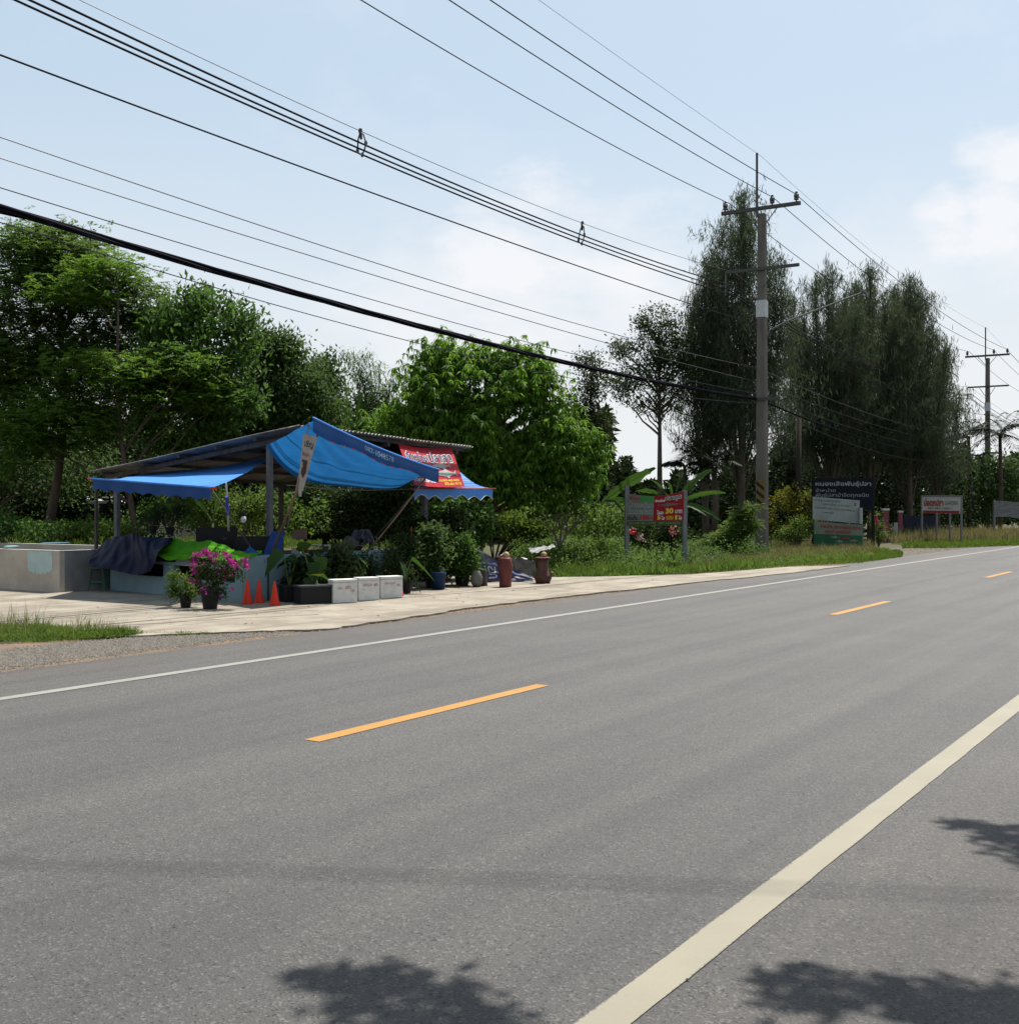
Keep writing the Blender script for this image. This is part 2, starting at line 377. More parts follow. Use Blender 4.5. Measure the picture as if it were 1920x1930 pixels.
# dirt and gravel strip between asphalt and the apron
dirt = mat('dirt', (.19, .135, .088), .95, col2=(.115, .095, .078), vscale=2.2, bump=.6, bscale=60)
ds = [(10.87, -30), (10.87, 12), (10.87, 60), (11.6, 60), (13.2, 12), (17, 5), (18, -30)]
road_strip('dirt_verge', ds, -.012, dirt, 'orange brown dirt strip along the far edge of the asphalt')
stone_m = mat('gravel_stone', (.165, .150, .132), .95, col2=(.07, .063, .056), attr=True)
def stones(name, n, dfun, label, smin=.008, smax=.03):
    ps = np.array([dfun() for _ in range(n)]); s = rng.uniform(smin, smax, n)
    tet = np.array([(-.8, -.6, 0), (.9, -.5, 0), (.1, .9, 0), (0, 0, .9)])
    vv = np.empty((n, 4, 3)); ang = rng.uniform(0, 6.28, n); ca, sa = np.cos(ang), np.sin(ang)
    for k in range(4):
        x, y, z = tet[k]; vv[:, k, 0] = ps[:, 0] + s * (x * ca - y * sa); vv[:, k, 1] = ps[:, 1] + s * (x * sa + y * ca); vv[:, k, 2] = ps[:, 2] + s * z
    me = bpy.data.meshes.new(name); me.vertices.add(n * 4); me.vertices.foreach_set('co', vv.reshape(-1).astype(np.float32))
    fi = np.array([[0, 1, 3], [1, 2, 3], [2, 0, 3]]); idx = (np.arange(n)[:, None, None] * 4 + fi[None]).reshape(-1).astype(np.int32)
    me.loops.add(len(idx)); me.loops.foreach_set('vertex_index', idx); me.polygons.add(n * 3)
    me.polygons.foreach_set('loop_start', np.arange(0, n * 9, 3, dtype=np.int32)); me.polygons.foreach_set('loop_total', np.full(n * 3, 3, np.int32))
    a = me.attributes.new('rnd', 'FLOAT', 'POINT'); a.data.foreach_set('value', np.repeat(rng.random(n), 4).astype(np.float32))
    me.materials.append(stone_m); me.update(calc_edges=True)
    o = bpy.data.objects.new(name, me); COL.objects.link(o); return tag(o, label, kind='stuff')
def gp():
    while True:
        x = rng.uniform(-60, 800); y = rng.uniform(1190, 1262)
        p = G(x, y); d, t = dt(p)
        if 11.25 < d + rng.normal() * .12 < 12.5: p[2] = -.008; return p
stones('gravel', 15000, gp, 'grey gravel lying on the dirt strip beside the road', .006, .022)
def gp2():
    d = 10.8 + abs(rng.normal()) * .35; return R(d, rng.uniform(2, 60), -.005)
stones('road_edge_grit', 5000, gp2, 'small loose stones along the asphalt edge', .006, .02)
def G_edge(x, d):
    k = (x - 960) / FPX; D = d / (NV[0] * k + NV[1]); return np.array([k * D, D, 0.0])          # ground point on the line d under pixel column x
def gp3():
    x = rng.uniform(1668, 1880); a = G_edge(x, 10.9); b2 = G(x, np.interp(x, (1668, 1700, 1780, 1880), (1036, 1032, 1027, 1022))); f = rng.random() ** .8; return a * (1 - f) + b2 * f
stones('driveway_gravel', 2200, gp3, 'pale gravel on the side driveway behind the navy sign', .01, .04)
dw = [G_edge(x, 10.88) for x in (1672, 1700, 1740, 1800, 1880)] + [G(1885, 1021), G(1780, 1026.5), G(1700, 1031), G(1655, 1036)]
me = bpy.data.meshes.new('driveway'); me.from_pydata([tuple(p) for p in dw], [], [tuple(range(len(dw)))]); me.materials.append(mat('driveway_dirt', (.17, .145, .115), .95, col2=(.11, .095, .075), vscale=1.5, bump=.4, bscale=30))
o = bpy.data.objects.new('driveway', me); COL.objects.link(o); o.location.z = -.006; tag(o, 'pale gravel driveway leaving the road beside the navy sign', kind='structure')

# concrete apron in front of the stall
conc = bpy.data.materials.new('apron_concrete'); conc.use_nodes = True
t = conc.node_tree; b = t.nodes['Principled BSDF']; co = N(t, 'ShaderNodeTexCoord'); o_ = co.outputs['Object']
def nz(sc, det=6, st=None, rough=.65):
    n_ = N(t, 'ShaderNodeTexNoise'); n_.inputs['Scale'].default_value = sc; n_.inputs['Detail'].default_value = det; n_.inputs['Roughness'].default_value = rough
    s_ = o_
    if st: mm = N(t, 'ShaderNodeMapping'); mm.inputs['Scale'].default_value = st; L(t, o_, mm.inputs[0]); s_ = mm.outputs[0]
    L(t, s_, n_.inputs['Vector']); return n_.outputs[0]
def mr(f, a, b_): r = N(t, 'ShaderNodeMapRange'); r.inputs['From Min'].default_value = a; r.inputs['From Max'].default_value = b_; L(t, f, r.inputs['Value']); return r.outputs[0]
def mxc(f, c1, c2, bt='MIX'):
    x = N(t, 'ShaderNodeMix', data_type='RGBA', blend_type=bt)
    if isinstance(f, float): x.inputs[0].default_value = f
    else: L(t, f, x.inputs[0])
    for k, c in ((6, c1), (7, c2)):
        if isinstance(c, tuple): x.inputs[k].default_value = (*c, 1)
        else: L(t, c, x.inputs[k])
    return x.outputs[2]
c0 = mxc(mr(nz(1.1, 8), .40, .62), (.225, .198, .155), (.145, .122, .09))
c1 = mxc(mr(nz(1.6, 8, (1.0, .10, 1)), .50, .66), c0, (.105, .086, .062))
c2 = mxc(mr(nz(9, 8), .60, .70), c1, (.105, .09, .07))
L(t, c2, b.inputs['Base Color']); b.inputs['Roughness'].default_value = .85
bp_ = N(t, 'ShaderNodeBump'); bp_.inputs['Strength'].default_value = .35; bp_.inputs['Distance'].default_value = .01; L(t, nz(30, 6), bp_.inputs['Height']); L(t, bp_.outputs[0], b.inputs['Normal'])
edge_px = [(-500, 1168), (-150, 1176), (0, 1186), (120, 1196), (250, 1200), (420, 1194), (620, 1188), (760, 1167), (900, 1146), (1050, 1127), (1200, 1111), (1340, 1096), (1500, 1080), (1560, 1072)]
def dens(px, k=9):
    o_2 = []
    for a, b2 in zip(px[:-1], px[1:]): o_2 += [(a[0] + (b2[0] - a[0]) * f, a[1] + (b2[1] - a[1]) * f) for f in np.arange(k) / k]
    return o_2 + [px[-1]]
edge_px = dens(edge_px)
back_px = [(1600, 1067), (1480, 1070), (1300, 1084), (1130, 1088), (1030, 1090), (960, 1085)]
loop = [G(*q) + np.array([0, 0, .02]) for q in edge_px] + [G(*q) + np.array([0, 0, .02]) for q in back_px] + [R(23.5, 24, .02), R(25, 4, .02)]
vv = []; k = len(loop)
for i, p in enumerate(loop): vv.append(tuple(p + (rng.normal(size=3) * .035 * np.array([1, 1, 0]))))
vv += [(a, b2, -.02) for a, b2, c in vv]
me = bpy.data.meshes.new('concrete_apron'); me.from_pydata([(-dt(np.array(q))[0], dt(np.array(q))[1], q[2]) for q in vv], [], [tuple(range(k))] + [(i, (i + 1) % k, k + (i + 1) % k, k + i) for i in range(k)]); me.materials.append(conc)
apron = bpy.data.objects.new('concrete_apron', me); COL.objects.link(apron); apron.rotation_euler = (0, 0, -TH)
tag(apron, 'pale sunlit concrete apron in front of the market stall', kind='structure')
AZ = .02
# thin dark lines drawn over the apron, running along the road
jm = mat('apron_line_dark', (.075, .065, .05), .95)
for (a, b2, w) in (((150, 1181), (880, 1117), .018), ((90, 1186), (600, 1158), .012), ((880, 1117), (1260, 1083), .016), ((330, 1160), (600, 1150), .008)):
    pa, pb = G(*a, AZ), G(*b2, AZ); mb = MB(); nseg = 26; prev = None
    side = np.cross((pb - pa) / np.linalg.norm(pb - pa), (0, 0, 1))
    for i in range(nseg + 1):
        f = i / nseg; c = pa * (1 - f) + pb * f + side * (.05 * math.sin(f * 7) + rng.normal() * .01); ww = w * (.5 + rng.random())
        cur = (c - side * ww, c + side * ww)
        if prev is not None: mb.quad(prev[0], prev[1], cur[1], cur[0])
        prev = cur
    o = mb.build('apron_line', jm); o.location.z = .004; tag(o, 'thin dark dirt filled joint line in the apron', kind='structure')

# ================================================================== UTILITY POLES AND WIRES
P1 = np.array([9.3, 43.0, 0.]); P2 = np.array([34.4, 84.0, 0.]); PR = (P2 - P1) / np.linalg.norm(P2 - P1); PN = np.array([-PR[1], PR[0], 0])
P0 = P1 - PR * 48.1; P3 = P2 + PR * 48.1
pole_m = mat('pole_concrete', (.19, .170, .152), .9, col2=(.12, .10, .088), vscale=2.5, bump=.3, bscale=25, stretch=(1, 1, .25))
steel = mat('dark_steel', (.10, .095, .09), .6, metal=.4); porc = mat('brown_porcelain', (.045, .03, .028), .25, spec=.6)
galv = mat('galvanised', (.42, .43, .44), .5, metal=.5); plate = mat('pole_plate_white', (.62, .63, .64), .6, var=.15)
yel = mat('hazard_yellow', (.22, .16, .045), .7, var=.3, vscale=20); blk = mat('hazard_black', (.03, .022, .02), .8)
def box_between(mb, a, b2, w, h):
    a, b2 = np.asarray(a, float), np.asarray(b2, float); d = V(b2 - a); Q = d.to_track_quat('X', 'Z').to_matrix()
    mb.box((a + b2) / 2, (d.length, w, h), Q); return mb
def make_pole(loc, label, lamp=True, first=True):
    loc = np.asarray(loc, float); T = thing('utility_pole', loc, label, 'utility pole', 'concrete utility poles along the road')
    Q = Matrix.Rotation(math.atan2(PR[1], PR[0]), 3, 'Z')
    mb = MB()
    def sec(z, w, c): return [tuple(loc + np.array([*(Q @ Vector((x * w - c * (1 if x * y > 0 else 0) * 0, y * w, 0)))[:2], z])) for x, y in ((-1, -.75), (-.75, -1), (.75, -1), (1, -.75), (1, .75), (.75, 1), (-.75, 1), (-1, .75))]
    zs = [(0, .205), (3, .19), (6, .172), (9, .155), (12.55, .135)]; mb.v = [p for z, w in zs for p in sec(z, w, 0)]
    for k in range(len(zs) - 1): mb.f += [(k * 8 + j, k * 8 + (j + 1) % 8, k * 8 + 8 + (j + 1) % 8, k * 8 + 8 + j) for j in range(8)]
    mb.f.append(tuple(range((len(zs) - 1) * 8, len(zs) * 8)))
    mb.build('shaft', pole_m, T)
    fr = -PR * .19
    def at(off, z, f=fr): return loc + PN * off + f + np.array([0, 0, z])
    box_between(MB(), at(1.5, 12.72), at(-1.5, 12.72), .10, .13).build('crossarm', steel, T)
    box_between(MB(), at(1.35, 10.50), at(-1.45, 10.50), .09, .11).build('crossarm', steel, T)
    for z, r_ in ((12.7, .85), (10.45, .7)):
        for s in (1, -1): MB().tube([at(.75 * s * r_, z - .03), at(.12 * s, z - .65)], .02, 5).build('brace', steel, T)
    MB().tube([at(.1, 12.4, -PR * .27), at(.1, 14.75, -PR * .27)], .045, 6).build('lightning_spike', steel, T)
    for off in (1.35, -.45, -1.35):
        c = at(off, 12.785); MB().lathe(c, [(.03, 0), (.03, .06), (.085, .07), (.09, .13), (.07, .15), (.095, .17), (.095, .25), (.06, .29), (.045, .36), (.02, .37)], 10).build('insulator', porc, T)
    # number plate and cable bracket
    MB().box(loc + np.array([0, 0, 9.05]), (.345, .345, .62), Q).build('painted_band', plate, T)
    box_between(MB(), at(.3, 5.72), at(-.75, 5.72), .08, .13).build('cable_bracket', steel, T)
    for off, z in ((.19, 8.5), (.19, 6.9), (.19, 6.4), (.19, 5.95)):
        MB().lathe(loc + PN * off + np.array([0, 0, z - .05]) - PR * .1, [(.03, 0), (.05, .02), (.035, .05), (.05, .08), (.03, .1)], 8).build('spool_insulator', porc, T)
    MB().tube([at(1.32, 10.45), at(1.32, 10.2), at(1.32, 9.65)], .03, 6).build('spacer_hanger', porc, T)
    box_between(MB(), at(1.05, 10.02), at(1.5, 10.02), .05, .05).build('spacer_arm', steel, T)
    # hazard stripes low on the shaft, on the face towards the camera
    for k in range(3):
        z = 1.72 + .31 * k; w = .198
        for side in (0,):
            q = lambda o, zz: tuple(loc - PR * (w + .004) + PN * o + np.array([0, 0, zz]))
            mb = MB().quad(q(.15, z + .24), q(-.15, z), q(-.15, z + .14), q(.15, z + .38)); mb.build('black_stripe', blk, T)
    q = lambda o, zz: tuple(loc - PR * (.198 + .002) + PN * o + np.array([0, 0, zz]))
    MB().quad(q(.15, 1.66), q(-.15, 1.66), q(-.15, 2.74), q(.15, 2.74)).build('yellow_panel', yel, T)
    if lamp:
        a0 = loc + np.array([0, 0, 7.95]) - PN * .17
        end = P(1628, 550, 41.4)
        pts = [a0, a0 - PN * .12 + np.array([0, 0, .30]), a0 * .78 + end * .22 + np.array([0, 0, .28]), end]
        MB().tube(pts, .03, 6).build('lamp_arm', mat('lamp_grey', (.16, .16, .16), .6), T)
        MB().box((pts[-1]) - np.array([0, 0, .01]), (.45, .12, .06), Q).build('lamp_head', mat('lamp_grey', (.16, .16, .16), .6), T)
    return T
pA = make_pole(P1, 'nearest concrete utility pole with yellow and black stripes and a street lamp arm')
pB = make_pole(P2, 'farther concrete utility pole at the right edge before the palms', lamp=False)
pC = copy_tree(pB, P0, 'concrete utility pole standing left of the camera'); pD = copy_tree(pB, P3, 'concrete utility pole up the road beyond the picture')

wire_m = mat('wire_black', (.010, .010, .016), .85, spec=.04); wire_g = mat('wire_grey', (.06, .06, .07), .5, metal=.3)
def A(px_, py_, off): D = (P1 + PN * off)[1]; return P(px_, py_, D)
WIRES = [ # pixel where it meets pole 1, offset across, rise and drift towards pole 0, sag, radius, label
 ((1376, 384), 1.35, 1.0, .2, .92, .014, 'left wire of the three on the upper crossarms'),
 ((1457, 372), -.45, .34, -.08, .75, .014, 'middle wire of the three on the upper crossarms'),
 ((1499, 365), -1.35, -.23, -.19, .63, .014, 'right wire of the three on the upper crossarms'),
 ((1433, 293), 0, -.4, -.1, .25, .006, 'thinnest and highest wire joining the spike tips of the poles'),
 ((1380, 512), 1.3, .33, -.43, 1.09, .008, 'thin messenger wire on top of the spacer bundle'),
 ((1386, 540), 1.25, .87, -.02, .99, .021, 'upper black cable held by the spacer brackets'),
 ((1372, 545), 1.4, .71, -.08, .84, .021, 'middle black cable held by the spacer brackets'),
 ((1380, 556), 1.3, 1.3, .95, .83, .021, 'lowest black cable held by the spacer brackets'),
 ((1425, 612), .2, .07, .54, .32, .016, 'single black cable midway up the pole under the spacer bundle'),
 ((1430, 694), .2, .97, -.05, .69, .010, 'upper of the two thin wires sagging above the thick cable'),
 ((1430, 720), .2, 1.22, .78, .42, .010, 'lower of the two thin wires sagging above the thick cable'),
 ((1430, 742), .2, 1.61, .79, .69, .009, 'thin wire running just above the thick twisted cable'),
 ((1430, 760), .2, 1.87, -.05, 1.23, .009, 'lowest thin wire sagging behind the tree tops'),
]
def span(a, b2, sag, n=40):
    return [a * (1 - f) + b2 * f - np.array([0, 0, 4 * sag * f * (1 - f)]) for f in np.linspace(0, 1, n)]
SP = {}
for i, (pe, off, dz, dn, sag, rad, lab) in enumerate(WIRES):
    a = A(pe[0], pe[1], off); b0 = a + (P0 - P1) + np.array([0, 0, dz]) + PN * dn
    b2 = a + (P2 - P1); b3 = b2 + (P3 - P2)
    pts = span(b0, a, sag, 60) + span(a, b2, max(sag * .95, .6), 40)[1:] + span(b2, b3, .8, 24)[1:]
    o = MB().tube(pts, rad, 5).build('overhead_wire', wire_m if rad > .011 else wire_g)
    tag(o, lab, 'wire', 'overhead wires along the road'); SP[i] = span(b0, a, sag, 400)
# thick bundle of strands
a = A(1430, 752, .3); b0 = a + (P0 - P1) + np.array([0, 0, 1.62]) + PN * 1.12; b2 = a + (P2 - P1) + np.array([0, 0, -.1])
root = thing('cable_bundle', a, 'thick twisted bundle of black communication cables hung lowest on the poles', 'cable bundle')
base = span(b0, a, .74, 160) + span(a, b2, .8, 60)[1:]
for k in range(6):
    ph = k * 1.05; pts = []
    for i, p in enumerate(base):
        f = i / 160; rr = (.040 + .018 * math.sin(f * 21 + ph)) * (1 if i < 160 else .5)
        pts.append(p + PN * rr * math.cos(ph + f * 25) + np.array([0, 0, rr * math.sin(ph + f * 25)]))
    MB().tube(pts, .020 if k else .028, 5).build('strand', wire_m, root)
lo = [p + np.array([0, 0, -.34 * max(0, math.sin(math.pi * min(1, max(0, (i / 220 - .02) / .36))))]) for i, p in enumerate(span(b0, a, .74, 220))][:90]
MB().tube(lo, .014, 5).build('loose_strand', wire_m, root)
def at_px(pts, x):
    return min(pts, key=lambda p: abs(960 + FPX * p[0] / p[1] - x) if p[1] > 2 else 1e9)
for x, lab in ((681, 'left cable spacer bracket clamping the black cables'), (1096, 'right cable spacer bracket clamping the black cables'), (1690, 'far cable spacer bracket beyond the first pole')):
    if x < 1400: m4, c1_, c2_, c3_ = (at_px(SP[k], x) for k in (4, 5, 6, 7))
    else:
        al = [span(A(WIRES[k][0][0], WIRES[k][0][1], WIRES[k][1]), A(WIRES[k][0][0], WIRES[k][0][1], WIRES[k][1]) + (P2 - P1), max(WIRES[k][4] * .95, .6), 200) for k in (4, 5, 6, 7)]
        m4, c1_, c2_, c3_ = (at_px(s, x) for s in al)
    T = thing('cable_spacer', m4, lab, 'cable spacer', 'cable spacer brackets')
    c1_ = c1_ - PN * .10; c2_ = c2_ + PN * .12; ctr = (c1_ + c2_ + c3_) / 3
    lft = c2_ + np.array([-.02, 0, 0]); MB().tube([m4 + np.array([0, 0, .05]), m4, (m4 + ctr) / 2 + np.array([0, 0, .04])], [.035, .045, .03], 8).build('hook', porc, T)
    sp = galv if False else mat('spacer_grey', (.16, .155, .17), .6)
    for q0, q1 in ((m4, c1_), (m4, c2_), (c1_, c3_), (c2_, c3_)):
        q0 = q0 + np.array([0, 0, -.02]); MB().tube([q0, (q0 + q1) / 2 + (((q0 + q1) / 2) - ctr) * .25, q1], .017, 6).build('frame_arm', sp, T)
    for q in (c1_, c2_, c3_): MB().lathe(q + np.array([0, 0, -.05]), [(.02, 0), (.035, .03), (.035, .07), (.02, .1)], 8).build('clamp', sp, T)
# two service wires crossing over the road in front of the camera, above the picture (their blurred shadows lie on the asphalt)
for dz, lab in ((0, 'upper service wire crossing above the road'), (.22, 'lower service wire crossing above the road')):
    a = np.array([-30., 14.3, 13.6 + dz]); b2 = np.array([36., 7.0 + dz, 13.6 - dz]); o = MB().tube(span(a, b2, .7, 30), .0095, 6).build('service_wire', wire_m)
    tag(o, lab, 'wire', 'service wires crossing the road')

# ================================================================== PLANTS
bark = mat('bark', (.13, .10, .075), .95, col2=(.06, .045, .035), vscale=5, bump=.6, bscale=18, stretch=(1, 1, .3))
bark_pale = mat('bark_pale', (.22, .19, .16), .95, col2=(.10, .085, .07), vscale=5, bump=.5, bscale=18, stretch=(1, 1, .3))
LM = {
 'mango': leafmat('leaf_mango', (.044, .115, .016), (.150, .275, .034), .42),
 'rain': leafmat('leaf_rain', (.040, .080, .020), (.090, .155, .028), .42),
 'rainb': leafmat('leaf_rain_bright', (.045, .105, .018), (.105, .190, .026), .42),
 'broad': leafmat('leaf_broad', (.034, .085, .020), (.080, .150, .030), .36),
 'dark': leafmat('leaf_dark', (.032, .064, .020), (.070, .120, .032), .34),
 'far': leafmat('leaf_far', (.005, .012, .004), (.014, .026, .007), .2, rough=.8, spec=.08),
 'cas': leafmat('needle', (.034, .050, .029), (.070, .094, .047), .28, rough=.8, spec=.15),
 'thin': leafmat('leaf_thin', (.032, .050, .018), (.062, .085, .030), .30),
 'bamboo': leafmat('leaf_bamboo', (.045, .10, .020), (.09, .16, .035), .38),
 'weed': leafmat('leaf_weed', (.048, .105, .018), (.120, .180, .036), .38),
 'grass': leafmat('leaf_grass', (.052, .104, .016), (.115, .170, .030), .36),
 'drygrass': leafmat('leaf_drygrass', (.11, .12, .04), (.20, .17, .08), .3),
 'yellow': leafmat('leaf_yellow', (.03, .062, .010), (.20, .18, .02), .30),
 'pot': leafmat('leaf_potted', (.014, .032, .010), (.042, .068, .016), .25),
 'white': leafmat('petal_white', (.6, .58, .5), (.7, .66, .42), .3),
 'pink': leafmat('petal_pink', (.30, .014, .15), (.46, .05, .28), .25),
 'palm': leafmat('leaf_palm', (.010, .022, .008), (.022, .038, .012), .15),
 'banana': leafmat('leaf_banana', (.018, .052, .012), (.045, .095, .018), .32, rough=.5),
}
def lobes_sample(lobes, D, depth, n, shell=.55):
    """points inside ellipsoids whose outline was measured as (x, y, rx, ry) at distance D"""
    w = np.array([l[2] * l[3] for l in lobes], float) ** .62; w /= w.sum(); out = []
    ids = rng.choice(len(lobes), n, p=w); q = unit(n); rr = (shell + (1 - shell) * rng.random(n)) ** .7
    s = D / FPX
    for i, l_, r_ in zip(q, [lobes[j] for j in ids], rr):
        c = P(l_[0], l_[1], D); out.append(c + i * r_ * np.array([l_[2] * s, depth * l_[2] * s, l_[3] * s]))
    return np.array(out)
def limbs(trunk_pts, rads, targets, n_main, T, m=bark, seg=6, r0=.09, name='trunk'):
    mb = MB().tube(trunk_pts, rads, 8); tp = np.array([np.asarray(p) for p in trunk_pts])
    targets = list(targets); random.shuffle(targets)
    for tg in targets[:n_main]:
        hd = float(np.hypot(*(tg - tp[-1])[:2])); zt = min(max(.22 * tp[-1][2], tg[2] - .85 * hd - .3), tp[-1][2] * .97); st = np.array([np.interp(zt, tp[:, 2], tp[:, q_]) for q_ in range(3)])
        mid = st * .5 + tg * .5; mid[2] = st[2] * .35 + tg[2] * .65; mid += rng.normal(size=3) * np.linalg.norm(tg - st) * .08
        f = np.linspace(0, 1, 6)[:, None]; c = st * (1 - f) ** 2 + 2 * mid * f * (1 - f) + tg * f ** 2; c[1:-1] += rng.normal(size=(4, 3)) * .05
        mb.tube(list(c), list(np.linspace(r0 * rng.uniform(.45, .9), .010, 6)), 5, cap=False)
    return mb.build(name, m, T, smooth=True)
def twigs(mb, cents, n, ln): 
    for c in cents[:n]:
        d = unit(1)[0]; d[2] = abs(d[2]) * .4; mb.tube([c - d * ln * .5, c + d * ln * .5 + np.array([0, 0, .05])], [.015, .004], 3, cap=False)

def crown_mango(T, cents, per, r, m, name='crown', L0=.22, W0=.055):
    wh = np.repeat(cents, per, axis=0) + rng.normal(size=(len(cents) * per, 3)) * np.array([r, r, r * .8]); k = 9
    b = np.repeat(wh, k, axis=0); n = len(b); ang = rng.uniform(0, 6.28, n); dn = rng.uniform(-1.5, .1, n)
    d = np.stack([np.cos(ang), np.sin(ang), dn], 1); nor = np.tile((0, 0, 1.), (n, 1)) + rng.normal(size=(n, 3)) * .3
    vals = np.clip(np.repeat(rng.random(len(wh)), k) * .7 + rng.random(n) * .3, 0, 1)
    return leaf_mesh(name, b, d, nor, L0 * rng.uniform(.7, 1.2, n), W0, m, T, bend=.25, vals=vals)
def crown_broad(T, cents, per, r, m, name='crown', L0=.16, W0=.08, up=.3, flat=.8):
    b = np.repeat(cents, per, axis=0) + rng.normal(size=(len(cents) * per, 3)) * np.array([r, r, r * flat]); n = len(b)
    d = unit(n); d[:, 2] += up; nor = unit(n) * .8 + np.array([0, 0, .9])
    vals = np.clip(np.repeat(rng.random(len(cents)), per) * .6 + rng.random(n) * .4, 0, 1)
    return leaf_mesh(name, b, d, nor, L0 * rng.uniform(.6, 1.25, n), W0 * rng.uniform(.7, 1.2, n), m, T, vals=vals)
def crown_feather(T, cents, per, r, m, name='crown', L0=.10, W0=.05):
    fr = np.repeat(cents, per, axis=0) + rng.normal(size=(len(cents) * per, 3)) * np.array([r, r, r * .42]); nf = len(fr); k = 10
    ang = rng.uniform(0, 6.28, nf); fd = np.stack([np.cos(ang), np.sin(ang), rng.uniform(-.9, .4, nf)], 1); sd = np.stack([-np.sin(ang), np.cos(ang), np.zeros(nf)], 1)
    b, d = [], []
    for j in range(k):
        s = 1 if j % 2 else -1; f = .04 + (j // 2) * .055
        b.append(fr + fd * f); d.append(sd * s + fd * .35 + np.array([0, 0, -.12]))
    b = np.concatenate(b); d = np.concatenate(d); n = len(b); nor = np.tile((0, 0, 1.), (n, 1)) + rng.normal(size=(n, 3)) * .45
    vals = np.tile(np.clip(np.repeat(rng.random(len(cents)), per) * .7 + rng.random(nf) * .3, 0, 1), k)
    return leaf_mesh(name, b, d, nor, L0 * rng.uniform(.8, 1.2, n), W0, m, T, vals=vals)
def crown_needles(T, cents, per, r, m, name='crown', L0=.55, W0=.022, nup=0):
    b = np.repeat(cents, per, axis=0) + rng.normal(size=(len(cents) * per, 3)) * np.array([r, r, r * 1.1]); n = len(b)
    d = rng.normal(size=(n, 3)) * np.array([.38, .38, .4]); d[:, 2] -= .85
    up_ = rng.random(n) < .2
    if nup: up_[-nup:] = rng.random(nup) < .85
    d[up_, 2] = abs(d[up_, 2]) + .6
    nor = unit(n)
    vals = np.clip(np.repeat(rng.random(len(cents)), per) * .6 + rng.random(n) * .4, 0, 1)
    return leaf_mesh(name, b, d, nor, L0 * rng.uniform(.5, 1.2, n), W0, m, T, bend=.12, vals=vals)

def tree(name, label, base_px, D, lobes, style, lm, nclump, per, r, trunk_r=.14, depth=.8, nl=16, top=None, bend=.0, group='trees behind the stall and the road', bk=None, shell=.5, **kw):
    base = P(base_px, HZ, D); base[2] = 0
    T = thing(name, base, label, 'tree', group)
    cents = lobes_sample(lobes, D, depth, nclump, shell)
    tz = CAM_H + (HZ - (top or min(l[1] for l in lobes))) / FPX * D
    cx = np.mean([P(l[0], l[1], D)[0] for l in lobes]) if top is None else base[0]
    pts = [base + np.array([(cx - base[0]) * f ** 1.5 + math.sin(f * 5 + base[0]) * bend, 0, tz * f]) for f in np.linspace(0, 1, 8)]
    limbs(pts, list(np.linspace(trunk_r, .02, 8)), cents, nl, T, bk or bark, r0=trunk_r * .45)
    style(T, cents, per, r, lm, **kw); return T

# -- the big feathery trees on the left
tree('rain_tree', 'tall feathery tree at the far left with bare twigs at its top', 95, 34,
     [(60, 560, 110, 60), (150, 520, 110, 55), (90, 470, 100, 35), (220, 575, 75, 38), (40, 650, 100, 60), (160, 650, 90, 50), (90, 740, 130, 60)], crown_feather, LM['rain'], 300, 46, .42, .17, nl=34, bend=.3)
tree('rain_tree', 'bright green feathery tree leaning over in front of the tall left tree', 255, 32,
     [(190, 700, 90, 40), (270, 730, 80, 40), (330, 690, 80, 30), (120, 800, 110, 50), (40, 820, 70, 55), (130, 545, 55, 22), (205, 500, 40, 16), (385, 740, 50, 25)], crown_feather, LM['rainb'], 130, 42, .36, .10, nl=26, bend=.2)
tree('broadleaf_tree', 'dark broadleaf tree filling the left edge below the feathery crown', -30, 38,
     [(-30, 700, 110, 90), (-10, 830, 130, 100), (100, 870, 110, 70)], crown_broad, LM['dark'], 150, 90, .45, .2, nl=16)
# twigs poking out of the top-left crown
T = thing('dead_branch', P(60, 470, 33.6), 'bare twiggy branch sticking out above the far left tree', 'branch')
mb = MB()
for k in range(13):
    a = P(rng.uniform(0, 200), rng.uniform(450, 490), 33.6); b2 = a + np.array([rng.uniform(-.5, .5), 0, rng.uniform(.3, .9)]); mb.tube([a, (a + b2) / 2 + rng.normal(size=3) * .06, b2], [.016, .011, .005], 4)
    mb.tube([(a + b2) / 2, (a + b2) / 2 + np.array([rng.uniform(-.3, .3), 0, .2])], [.009, .004], 4)
tag(mb.build('twigs', bark, T), kind='stuff')
tree('broadleaf_tree', 'green broadleaf tree with knobbly upright shoots left of centre', 385, 33,
     [(385, 575, 38, 38), (440, 610, 30, 35), (330, 620, 50, 35), (400, 660, 80, 45), (310, 700, 60, 45), (420, 760, 70, 60), (340, 800, 80, 60)], crown_broad, LM['broad'], 150, 95, .26, .12, nl=26, L0=.20, W0=.09, up=.9)
tree('broadleaf_tree', 'dark dense tree with spiky shoots behind the shed ridge', 520, 35,
     [(490, 640, 12, 22), (495, 665, 18, 20), (540, 665, 14, 22), (520, 660, 8, 18), (470, 720, 60, 50), (560, 730, 55, 45), (480, 800, 80, 50), (590, 790, 60, 45), (515, 690, 35, 30)], crown_broad, LM['dark'], 150, 110, .26, .12, nl=26, L0=.17, W0=.07, up=.8)
tree('broadleaf_tree', 'small conical dark tree between the spiky tree and the bamboo', 612, 37,
     [(612, 688, 12, 18), (600, 705, 20, 18), (615, 750, 40, 40), (620, 810, 50, 40)], crown_broad, LM['dark'], 60, 110, .24, .09, nl=14, L0=.17, W0=.07, up=.8)
tree('broadleaf_tree', 'shaded leaning tree over the back of the shed roof', 700, 40,
     [(690, 780, 60, 35), (720, 840, 80, 50), (640, 850, 70, 50)], crown_broad, LM['dark'], 80, 100, .35, .09, nl=14)
